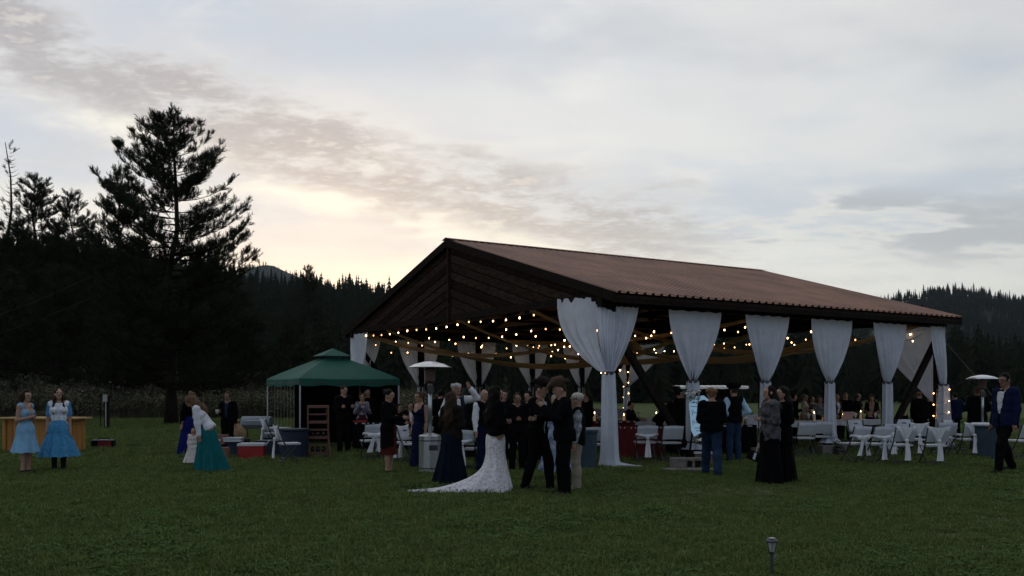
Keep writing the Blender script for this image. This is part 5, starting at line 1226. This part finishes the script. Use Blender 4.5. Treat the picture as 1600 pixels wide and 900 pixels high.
    if top:
        o = top.get('off', .010); P = torso(o, top.get('hem')); sl = top.get('sleeve', 1.)
        if sl:
            for sx in (1, -1): P += armp(sx, o + .002 + .004 * (sl >= .9), sl)
        garment(top.get('name', 'shirt'), P, fab(*top['c']) if isinstance(top['c'][0], tuple) else fab(top['c']), neckcut(top.get('neck', 0.), None, top.get('hem', .93)))
        if top.get('sleeve_c'):
            for sx in (1, -1): garment('sleeve', armp(sx, o + .008, sl), fab(top['sleeve_c']))
    if jacket:
        o = jacket.get('off', .022); P = torso(o, jacket.get('hem', .80)); sl = jacket.get('sleeve', 1.)
        if sl:
            for sx in (1, -1): P += armp(sx, o * .75, sl)
        if jacket.get('collar'): P += [C(U(-.05, .03, 1.46), U(.05, .03, 1.46), .06, .06)]
        garment(jacket.get('name', 'jacket'), P, fab(*jacket['c']) if isinstance(jacket['c'][0], tuple) else fab(jacket['c']), neckcut(-.03, jacket.get('open'), jacket.get('hem', .80)))
    if bottom and bottom['k'] == 'trousers':
        o = bottom.get('off', .014); P = [C(U(-.065, 0, .95), U(.065, 0, .95), .106 * g + o, .106 * g + o), C(U(-.04, 0, 1.0), U(.04, 0, 1.0), .1 * g + o, .1 * g + o)]
        for sx in (1, -1): P += legp(sx, o + .006, 0, 1.0) + [C(legs[sx][1], legs[sx][2] + Vector((0, 0, -.02 * s)), .054 + o, .05 + o)]
        garment('trousers', P, fab(*bottom['c']) if isinstance(bottom['c'][0], tuple) else fab(bottom['c']), None, .03, .003)
    elif bottom:
        zh = bottom.get('hem', .05) * s; zt = U(0, 0, bottom.get('waist', 1.06)); r1x, r1y = bottom.get('rx', .30) * s, bottom.get('ry', .26) * s; nf = bottom.get('folds', 9); am = bottom.get('amp', .07) * 1.5; rows_ = []; ph = sd0 * 1.3; tr = bottom.get('train')
        feet = (legs[1][2] + legs[-1][2]) / 2; hcn = Vector((feet.x, feet.y * .6, zh)) + Vector(bottom.get('shift', (0, 0, 0))) * s; nr = 20
        if sit: hcn = Vector((0, -.34 * s, zh))
        for i in range(nr):
            v = i / (nr - 1); c = zt.lerp(hcn, v)
            hipb = .13 * g * math.sin(PI * min(1, v * 2.6)) * .35 if v < .385 else 0
            if sit: c = zt.lerp(Vector((0, -.30 * s, zt.z - .05)), min(1, v * 1.6)); c.z = zt.z + (zh - zt.z) * v ** 1.5
            ex = bottom.get('flare', 1.0); rx = (.118 * g * s) + (r1x - .118 * g * s) * v ** ex + hipb * .6 * s; ry = (.112 * g * s) + (r1y - .112 * g * s) * v ** ex + hipb * .6 * s; row = []
            for q in np.linspace(0, 2 * PI, 96, endpoint=False):
                a_ = 1 + am * v ** .8 * (math.sin(nf * q + ph + .8 * math.sin(3 * q + v)) + .4 * math.sin(nf * 1.7 * q + ph * 2))
                x, y = math.cos(q) * rx * a_, math.sin(q) * ry * a_; z = c.z + (.012 * math.sin(nf * q + ph) * s if i == nr - 1 else 0)
                if tr:
                    ta, tl, tw = tr; w_ = max(0, math.cos(q - ta)) ** 3.2; e_ = max(0, (v - .42) / .58) ** 3.4
                    x += math.cos(ta) * tl * w_ * e_; y += math.sin(ta) * tl * w_ * e_; z = z * (1 - .0 * w_) + (.0)
                    if v > .985: z = .012 + .03 * w_ * abs(math.sin(q * 17))
                row.append((c.x + x, c.y + y, z))
            rows_.append(row)
        b = MB(); b.grid(rows_, True); b.build('skirt', fab(*bottom['c']) if isinstance(bottom['c'][0], tuple) else fab(bottom['c']), root, True)
        if tr:      # the train lies along the grass behind the gown
            ta, tl, tw = tr; d = Vector((math.cos(ta), math.sin(ta), 0)); n_ = Vector((-d.y, d.x, 0)); rows_ = []; rt = random.Random(4)
            for i in range(30):
                t_ = i / 29; c = d * (.10 + (tl + .28) * t_); wv_ = tw * (1 - .45 * t_) * (1 - .75 * max(0, (t_ - .55) / .45) ** 2) * (1 + .08 * math.sin(t_ * 14)); hz = .06 * (1 - .6 * t_) + .16 * (1 - t_) ** 2 
                rows_.append([c + n_ * (wv_ * q) + Vector((0, 0, .012 + hz * (1 - q * q) * (.8 + .35 * math.sin(q * 8 + t_ * 9)) + rt.uniform(0, .008))) + d * rt.uniform(-.012, .012) for q in np.linspace(-1, 1, 27)])
            b = MB(); b.grid(rows_); b.build('train', fab(*bottom['c']) if isinstance(bottom['c'][0], tuple) else fab(bottom['c']), root, True)
    if shoes:
        for sx in (1, -1):
            P = footp(sx, .010) + ([C(legs[sx][2], legs[sx][2].lerp(legs[sx][1], .5), .048, .058)] if bottom and bottom.get('boots') else [])
            def sc_(x, y, z, a=legs[sx][2].z): return (z - a - .01) if not (bottom and bottom.get('boots')) else z * 0 - 1
            garment('shoe', P, fab(shoes), sc_, .02, 0)
    # --- hair and hat
    st, hcol = hair; HMn = np.array(HM); hcn_ = np.array(hc)
    if st != 'bald':
        P = [E(Hd(0, .014, .020), HM, (.085, .100, .110))]
        if st == 'bun': P += [E(Hd(0, .115, .06), HM, (.045, .045, .045))]
        if st in ('long', 'verylong'):
            e = 1.22 if st == 'long' else 1.10; back = (.115 if not f else .125) * max(1., g)
            P += [C(Hd(sx * .03, .055, .02), U(sx * .055, back, e + .10), .072, .055) for sx in (-1, 1)] + [C(Hd(sx * .066, .02, -.02), U(sx * .115, .055, e + .12), .032, .036) for sx in (-1, 1)] + [C(U(0, back, e + .16), U(0, back + .012, e), .07, .035)]
            if st == 'verylong': P += [C(Hd(sx * .070, -.02, -.05), U(sx * .095, -.10 * g, 1.20), .026, .028) for sx in (-1, 1)]
        if st == 'curly': P += [E(Hd(math.cos(q) * .07, .03 + math.sin(q) * .06, .06), HM, (.045, .045, .045)) for q in np.linspace(0, 6.28, 7)]
        def hcut(x, y, z):
            X = x - hcn_[0]; Y = y - hcn_[1]; Z = z - hcn_[2]
            ly = (HMn[0][1] * X + HMn[1][1] * Y + HMn[2][1] * Z) / s; lz = (HMn[0][2] * X + HMn[1][2] * Y + HMn[2][2] * Z) / s; lx = (HMn[0][0] * X + HMn[1][0] * Y + HMn[2][0] * Z) / s
            reg = np.maximum(np.maximum(ly + (.035 if st in ('short', 'bun', 'curly') else .045), lz - .062 + .5 * np.abs(lx) * 0), np.abs(lx) - .066)
            if st in ('short', 'curly'): reg = np.minimum(reg, np.maximum(lz + .055, -.3 - ly * 0))
            return -reg * s
        garment('hair', P, hairm(hcol), hcut, .03, .007 if 'long' in st else .005)
    if hat:
        b = MB(); rows_ = []; hh, br = .125, .168
        for (r_, z_) in ((.04, hh - .012), (.075, hh), (.088, hh - .02), (.098, .03), (.100, .0), (.13, -.004), (br, .012), (br + .004, .006), (.13, -.012), (.098, -.012)):
            rows_.append([tuple(Hd(0, 0, 0) + HM @ (Vector((math.cos(q) * r_ * .92, math.sin(q) * r_ * 1.12, z_ + .072 + (3.0 * (math.cos(q) * r_) ** 2 * (r_ > .11)) - (.03 * math.exp(-(math.cos(q) * r_ / .025) ** 2) if z_ > .09 else 0) - (.012 if (r_ > .12 and abs(math.sin(q)) > .8) else 0))) * s)) for q in np.linspace(0, 2 * PI, 28, endpoint=False)])
        b.grid(rows_, True); b.add(rows_[0], [tuple(range(28))]); hat_o = b.build('hat', fab(hat), root, True)
        b = MB(); b.grid([[tuple(Hd(0, 0, 0) + HM @ (Vector((math.cos(q) * .101 * .92, math.sin(q) * .101 * 1.12, z_ + .074)) * s)) for q in np.linspace(0, 2 * PI, 24, endpoint=False)] for z_ in (.004, .028)], True); b.build('hat_band', black_cloth, hat_o, True)
    return root, arms, U, Hd
def cv_sign(pd, wdt, sx): return True
K_ = (.0035, .0035, .0042); NAVY = (.006, .010, .030); WH = (.62, .62, .64); BRN = (.030, .016, .010); DK = (.006, .0045, .004); BLD = (.20, .13, .065)
NV = .0165; FV = .024
TR = lambda c, **k: dict(k='trousers', c=c, **k)
# -- left group
person(40, 740, 1.60, 78, 'girl in a short light blue sundress with dark strappy heels beside the wooden bar counter', hair=('long', BRN), top=dict(c=(.20, .34, .48), sleeve=0, neck=.12, name='bodice'), bottom=dict(k='skirt', c=((.18, .345, .50), 'plain'), hem=.44, rx=.27, ry=.25, amp=.06, folds=8), armL='clasp', armR='hold', head=(-5, 4), vox=.0145)
person(92, 736, 1.64, 18, 'girl in a white blouse and wide dotted blue skirt with tall black boots', hair=('verylong', BRN), top=dict(c=((.58, .61, .65), 'lace'), sleeve=.38, sleeve_c=(.08, .21, .41)), bottom=dict(k='skirt', c=((.052, .20, .36), 'dots'), hem=.31, rx=.40, ry=.36, amp=.05, folds=12, boots=1), armL='down', armR='down', head=(14, -4), vox=.0145, g=1.05)
person(293, 712, 1.58, 60, 'woman in a dark top and long royal blue skirt behind the bending girl in teal', hair=('bun', (.12, .07, .04)), top=dict(c=K_), bottom=dict(k='skirt', c=(.008, .011, .085), hem=.03, rx=.26, ry=.24), lean=14, head=(10, 20), vox=FV)
person(327, 737, 1.60, -80, 'girl in a white long-sleeved top and long teal skirt bending down to a toddler', hair=('long', (.11, .06, .035)), top=dict(c=(.58, .58, .62), hem=.90, off=.018), bottom=dict(k='skirt', c=(.008, .098, .105), hem=.015, rx=.33, ry=.36, amp=.06, folds=11, waist=1.07, shift=(0, .06, 0)), armL='downreach', armR='downreach', lean=33, head=(0, 22), vox=.0145)
person(302, 729, .80, 20, 'toddler in a white lace dress standing in front of the teal skirt', hair=('short', BLD), top=dict(c=((.50, .46, .44), 'lace'), sleeve=.9), bottom=dict(k='skirt', c=((.52, .48, .46), 'lace'), hem=.20, rx=.42, ry=.38, amp=.05), armL='phone', armR='down', g=1.25, vox=.0145)
person(356, 709, 1.56, -8, 'man in a black suit holding a white cup behind the coolers', sex='m', skin='tan', top=dict(c=(.02, .025, .06)), jacket=dict(c=K_, hem=.78, open=.09), bottom=TR(K_), armR='hold', armL='down', vox=.02)
b = MB(); b.lathe([(.03, 0), (.042, .10), (.04, .105)], 12); o = b.build('cup', plastic_white, None, True, gr(356, 709) + Vector((-.11, -.50, 1.02))); tag(o, 'white cup in the hand of the man in black behind the coolers', 'cup')
# -- tent
person(537, 707, 1.72, 35, 'man in black with a red tie serving under the green canopy tent', sex='m', top=dict(c=K_), jacket=dict(c=K_, open=.06), bottom=TR(K_), armL='hold', armR='hold', head=(20, 8), vox=FV)
person(566, 702, 1.52, 10, 'woman in dark red with raised hands under the green canopy tent', hair=('curly', (.10, .045, .02)), top=dict(c=((.10, .012, .014), 'floral')), bottom=dict(k='skirt', c=(.05, .01, .012), hem=.1), armL='clap', armR='clap', vox=FV)
person(607, 741, 1.62, 75, 'woman in a long black coat over a short maroon skirt with black sandals', hair=('bun', DK), top=dict(c=K_), jacket=dict(c=K_, hem=.55, off=.028), bottom=dict(k='skirt', c=(.065, .014, .010), hem=.40, rx=.17, ry=.17, amp=.03), armL='clasp', armR='table', head=(-5, 10), vox=.0155)
person(642, 716, 1.60, 10, 'man in a dark suit and white shirt smiling at the table beyond the navy gown', sex='m', sit=.46, top=dict(c=WH), jacket=dict(c=K_, open=.09), bottom=TR(K_), armL='table', armR='table', vox=FV, loc=gr(642, 702))
person(625, 716, 1.50, 60, 'guest in dark clothes huddled beside the smiling seated man', sit=.46, hair=('long', DK), top=dict(c=K_), jacket=dict(c=K_), bottom=TR(K_), armL='table', armR='table', vox=FV, loc=gr(622, 704))
person(656, 733, 1.57, -38, 'woman in a sleeveless navy V-neck gown beside the patio heater', hair=('bun', (.07, .04, .022)), skin='fair', top=dict(c=NAVY, sleeve=0, neck=.13, name='bodice'), bottom=dict(k='skirt', c=NAVY, hem=.02, rx=.24, ry=.22, amp=.05), head=(-12, 0), armL='down', armR='down', g=1.12, vox=.0145)
person(713, 735, 1.74, 28, 'white-haired man in a white shirt and dark vest raising a phone to his face', sex='m', hair=('curly', (.42, .41, .40)), top=dict(c=WH, off=.018), jacket=dict(c=(.02, .025, .04), sleeve=0, hem=.92, open=.06, name='vest'), bottom=TR(NAVY), armL='phone', armR='pocket', head=(12, 0), g=1.08, vox=.0155)
b = MB(); b.box((0, 0, 0), (.075, .012, .15)); o = b.build('phone', metal_dark, None, loc=gr(713, 735) + Vector((.17, -.36, 1.58))); o.rotation_euler = (.2, .3, .6); tag(o, 'dark phone held up by the white-haired man', 'phone')
person(706, 758, 1.56, 150, 'woman with very long brown hair in a dark shawl and flared navy gown', hair=('verylong', (.030, .017, .011)), top=dict(c=DK), jacket=dict(c=(.014, .010, .009), hem=.86, off=.034, name='shawl'), bottom=dict(k='skirt', c=(.004, .008, .014), hem=.012, rx=.34, ry=.32, amp=.06, folds=10, shift=(.02, .04, 0)), armL='clasp', armR='clasp', head=(-20, 6), vox=.0145)
person(756, 737, 1.62, 40, 'man in a pale shirt and dark vest looking past the bride', sex='m', hair=('bald', DK), top=dict(c=WH), jacket=dict(c=K_, sleeve=0, hem=.92, open=.05, name='vest'), bottom=TR(NAVY), armL='hold', armR='down', vox=.02)
person(774, 768, 1.66, 118, 'bride in a black jacket and white lace gown with a long train', hair=('verylong', DK), top=dict(c=WH, sleeve=0), jacket=dict(c=K_, hem=.93, off=.040), bottom=dict(k='skirt', c=((.60, .58, .60), 'lace'), hem=.0, rx=.31, ry=.30, amp=.035, folds=9, flare=1.7, waist=1.06, train=(R(180 - 118 + 7), 1.0, .20)), armL='clasp', armR='clasp', head=(-10, 10), g=1.06, vox=.0145)
person(808, 736, 1.55, 10, 'young man in a dark suit between the bride and the hat wearers', sex='m', skin='tan', top=dict(c=DK), jacket=dict(c=K_, open=.05), bottom=TR(K_), head=(0, 14), armL='clasp', armR='clasp', vox=.02)
person(813, 727, 1.60, 100, 'woman in a white blouse sitting with her dark hair turned away behind the bride', sit=.45, hair=('long', DK), top=dict(c=(.58, .56, .52), off=.03), bottom=TR(K_), armL='table', armR='down', vox=.02, loc=gr(818, 722))
o = empty('shoulder_bag', gr(802, 726) + Vector((-.05, -.1, .42)), .3, 'black bag with pale panels hanging by the seated woman in white', 'bag'); b = MB(); b.box((0, 0, 0), (.28, .10, .18), None, .85); b.build('pouch', black_cloth, o); b = MB(); b.box((0, -.052, -.01), (.14, .006, .10)); b.build('pale_panel', cloth_w, o); b = MB(); b.tube([(-.12, 0, .08), (-.05, 0, .22), (.05, 0, .22), (.12, 0, .08)], .008, 5); b.build('strap', black_cloth, o)
# -- the embrace
HG = 'people embracing in front of the pavilion'
person(840, 768, 1.74, 56, 'man in a dark cowboy hat and black suit with a pale vest, in the embrace', sex='m', hat=(.025, .018, .015), top=dict(c=((.28, .34, .39), 'lace'), hem=.9, off=.016, sleeve=0), jacket=dict(c=K_, hem=.84, open=.085), bottom=TR(K_), armL='hug', armR='hug', head=(10, 10), stride=.55, lean=5, vox=.0145, group=HG)
person(882, 774, 1.74, -78, 'man in a brown cowboy hat and black jacket clasping the other hat wearer', sex='m', hair=('short', BRN), hat=(.085, .055, .040), top=dict(c=((.30, .36, .42), 'lace')), jacket=dict(c=K_, hem=.82, off=.03), bottom=TR(K_), armL='pat', armR='hug', head=(-4, 12), lean=5, g=1.1, vox=.0145, group=HG)
person(902, 766, 1.55, -95, 'white-haired person in a grey knit, khaki trousers and white sneakers behind the hats', sex='m', hair=('curly', (.38, .36, .32)), top=dict(c=((.24, .25, .28), 'camo')), jacket=dict(c=K_, hem=.82, sleeve=0, off=.03, name='vest'), bottom=TR((.24, .205, .16), off=.018), shoes=(.50, .48, .42), armL='down', armR='down', head=(-10, 5), vox=.0145, group=HG)
person(868, 752, 1.52, -30, 'woman in a blue floral dress almost hidden behind the embracing men', hair=('short', (.3, .28, .25)), top=dict(c=((.04, .12, .34), 'floral')), bottom=dict(k='skirt', c=((.04, .13, .36), 'floral'), hem=.22, rx=.34, ry=.28, amp=.06), vox=.02, group=HG)
# -- under the roof
person(940, 712, 1.60, 100, 'guest in dark clothes and a dark hat seated behind the barrel bin', sex='m', hat=K_, sit=.46, top=dict(c=K_), jacket=dict(c=K_), bottom=TR(K_), armL='table', armR='table', lean=14, vox=FV, loc=gr(941, 708))
person(1040, 712, 1.66, -100 + 180, 'man in black bending over the table beside the welcome sign', sex='m', top=dict(c=K_), jacket=dict(c=K_), bottom=TR(K_), armL='reach', armR='reach', lean=42, head=(0, -15), vox=.02, loc=gr(1030, 712))
person(1112, 743, 1.64, 168, 'stocky man in a black sweater and blue jeans stepping towards the welcome sign', sex='m', hair=('curly', (.16, .085, .045)), top=dict(c=K_, off=.03, hem=.86), bottom=TR(((.012, .026, .055), 'denim'), off=.026), shoes=(.02, .02, .02), armL='hold', armR='hold', stride=.95, g=1.18, vox=.0145)
person(1147, 722, 1.70, 200, 'person in a dark hat and vest with light blue sleeves at the gift table', sex='m', hat=K_, top=dict(c=(.32, .47, .58), off=.018), jacket=dict(c=K_, sleeve=0, hem=.90, off=.03, name='vest'), bottom=TR((.02, .035, .07)), armL='hip', armR='hip', vox=.0175)
person(1203, 757, 1.67, -80, 'woman in a dark patterned puffer jacket and wide black trousers walking past the posts', hair=('long', DK), top=dict(c=K_), jacket=dict(c=((.055, .055, .060), 'camo'), hem=.78, off=.035, collar=1), bottom=dict(k='skirt', c=K_, hem=.02, rx=.24, ry=.24, amp=.06, folds=7), armL='clasp', armR='down', vox=.0145, g=1.05)
person(1223, 754, 1.66, -70, 'woman in a full black outfit close behind the patterned jacket', hair=('long', (.008, .007, .007)), top=dict(c=K_), jacket=dict(c=K_, hem=.7), bottom=dict(k='skirt', c=K_, hem=.02, rx=.25, ry=.24, amp=.06), armL='clasp', armR='down', vox=.02)
o = empty('handbag', gr(1178, 740) + Vector((0, 0, .34)), .4, 'dark handbag with a pale clasp carried by the woman in the patterned jacket', 'bag'); b = MB(); b.box((0, 0, 0), (.26, .10, .17), Matrix.Rotation(.35, 3, 'Y'), .85); b.build('pouch', black_cloth, o); b = MB(); b.box((-.03, -.06, .0), (.05, .014, .13), Matrix.Rotation(.35, 3, 'Y')); b.build('clasp', plastic_white, o); b = MB(); b.tube([(.05, 0, .07), (.11, 0, .26), (.16, 0, .30), (.14, 0, .08)], .011, 5); b.build('strap', mat('tan_strap', (.40, .34, .27), .7), o)
root, arms, U, Hd = person(1571, 739, 1.93, -72, 'tall man with glasses, blue jacket and bow tie walking on the lawn', sex='m', hair=('short', DK), skin='tan', top=dict(c=((.50, .50, .53), 'camo' if False else 'lace')), jacket=dict(c=(.007, .011, .036), hem=.80, off=.03, open=.15), bottom=TR(K_), armL='down', armR='down', stride=.9, g=1.12, vox=.0145, head=(0, 10))
b = MB()
for sx in (-1, 1): b.tube([Hd(sx * .034 + .026 * math.cos(q), -.104, .012 + .02 * math.sin(q)) for q in np.linspace(0, 6.28, 13)], .004, 4, False); b.tube([Hd(sx * .06, -.10, .015), Hd(sx * .083, .01, .012)], .0035, 4)
b.tube([Hd(-.01, -.106, .016), Hd(.01, -.106, .016)], .004, 4); b.build('glasses', metal_dark, root)
b = MB(); nb_ = U(0, -.085, 1.425)
for sx in (-1, 1): b.add([nb_ + Vector((0, -.02, .012)), nb_ + Vector((sx * .065, -.01, .034)), nb_ + Vector((sx * .065, -.01, -.034)), nb_ + Vector((0, -.02, -.012)), nb_ + Vector((sx * .03, .01, 0))], [(0, 1, 2, 3), (0, 4, 1), (1, 4, 2), (2, 4, 3)])
b.build('bow_tie', fab((.02, .02, .03)), root)
# -- guests beyond the tables
def guest(px, head_y, Y, H, rz, label, **k):
    person(0, 0, H, rz, label, loc=Vector(((px - 800) * Y / F, Y, 0)), vox=FV, **k)
guest(1257, 618, 29, 1.47, 60, 'woman in a pale beige top talking beyond the white flowers', hair=('bun', (.10, .055, .03)), top=dict(c=(.34, .26, .20)), bottom=dict(k='skirt', c=(.2, .16, .13), hem=.3), armL='clasp')
guest(1269, 622, 30, 1.40, 10, 'woman with long dark hair facing the pale beige top', hair=('long', DK), top=dict(c=(.05, .04, .04)), bottom=TR(K_))
guest(1281, 628, 27.5, 1.42, -20, 'girl in a pale print top just left of the draped post with the dark block', hair=('long', BRN), top=dict(c=((.25, .2, .17), 'floral')), bottom=TR(K_))
guest(1307, 622, 28, 1.48, 20, 'woman with light hair and a white collar beside the man in black', hair=('long', (.16, .1, .06)), top=dict(c=WH), jacket=dict(c=(.03, .02, .02), open=.12), bottom=TR(K_))
guest(1321, 615, 28.5, 1.54, -10, 'man in black standing with the light-haired woman', sex='m', top=dict(c=K_), jacket=dict(c=K_), bottom=TR(K_))
guest(1362, 622, 27.5, 1.48, -20, 'dark-haired woman in black leaning at the long table before the far post', hair=('long', DK), top=dict(c=(.35, .25, .2), neck=.1), jacket=dict(c=K_, open=.15), bottom=TR(K_), armL='table', armR='table', lean=12)
guest(1359, 652, 27.0, 1.0, 0, 'child barely showing behind the flowers at the long white table', hair=('short', BRN), top=dict(c=K_), bottom=TR(K_))
guest(1437, 612, 27.5, 1.58, 160, 'man in black with reddish hair stooping by the far corner curtain', sex='m', hair=('short', (.12, .05, .03)), top=dict(c=K_), jacket=dict(c=K_, off=.03), bottom=TR(K_), lean=18, g=1.12)
guest(1452, 622, 28.5, 1.46, 120, 'guest in black pressed between the stooping man and the lit curtain', hair=('short', DK), top=dict(c=K_), jacket=dict(c=K_), bottom=TR(K_))
guest(1492, 616, 28, 1.53, 175, 'guest in a navy jacket with arms spread beside the blue barrel', sex='m', hair=('short', DK), top=dict(c=NAVY), jacket=dict(c=NAVY, off=.04), bottom=TR(K_), armL='hip', armR='hip', g=1.15)
guest(1527, 604, 24.6, 1.68, 180, 'broad man in a black jacket with his back turned under the domed heater', sex='m', hair=('short', (.10, .05, .03)), skin='tan', top=dict(c=K_), jacket=dict(c=K_, off=.05), bottom=TR(K_), armL='hip', armR='hip', g=1.25)
guest(1412, 652, 26.8, 1.05, 0, 'child with brown hair low behind the glasses on the long table', hair=('short', BRN), top=dict(c=K_), bottom=TR(K_))

for (px, Y, H, rz, lab, k) in [(574, 25.2, 1.66, 20, 'man in black standing under the green tent just behind the red tray', dict(sex='m')), (688, 22.5, 1.62, 200, 'guest in black with tied hair talking behind the patio heater pole', dict(hair=('bun', DK))),
    (735, 21.5, 1.60, 150, 'guest in black seen between the long-haired woman and the bride', dict(hair=('long', DK))), (787, 20.8, 1.60, 30, 'woman with dark hair standing close behind the bride', dict(hair=('long', BRN))),
    (826, 19.5, 1.58, -40, 'guest in black tucked behind the first cowboy hat', dict(sex='m')), (916, 23.0, 1.55, -60, 'guest in dark clothes standing beyond the blue-grey barrel', dict(sex='m', hair=('short', BRN))),
    (1062, 21.8, 1.64, 100, 'man in black standing behind the welcome board', dict(sex='m')), (1340, 30, 1.50, 40, 'woman in dark clothes between the pair in black and the dark-haired woman', dict(hair=('long', BRN))), (1240, 27, 1.5, 100, 'guest in black beyond the table behind the black outfit', dict(sex='m'))]:
    kw = dict(hair=('short', DK)); kw.update(k); guest(px, 0, Y, H, rz, lab, top=dict(c=K_), jacket=dict(c=K_, off=.03), bottom=TR(K_), armL='clasp', armR='hold', **kw)
for (px, py, rz, lab) in [(690, 708, -20, 'guest in dark clothes seated at the white table beyond the heater'), (905, 700, 150, 'guest in black seated beyond the blue-grey barrel'), (985, 697, 60, 'guest in black seated behind the candles of the red table'), (1225, 697, 20, 'guest in dark clothes seated near the gift table end')]:
    person(0, 0, 1.6, rz, lab, sit=.46, hair=('short', DK), top=dict(c=K_), jacket=dict(c=K_), bottom=TR(K_), armL='table', armR='table', vox=FV, loc=gr(px, py))
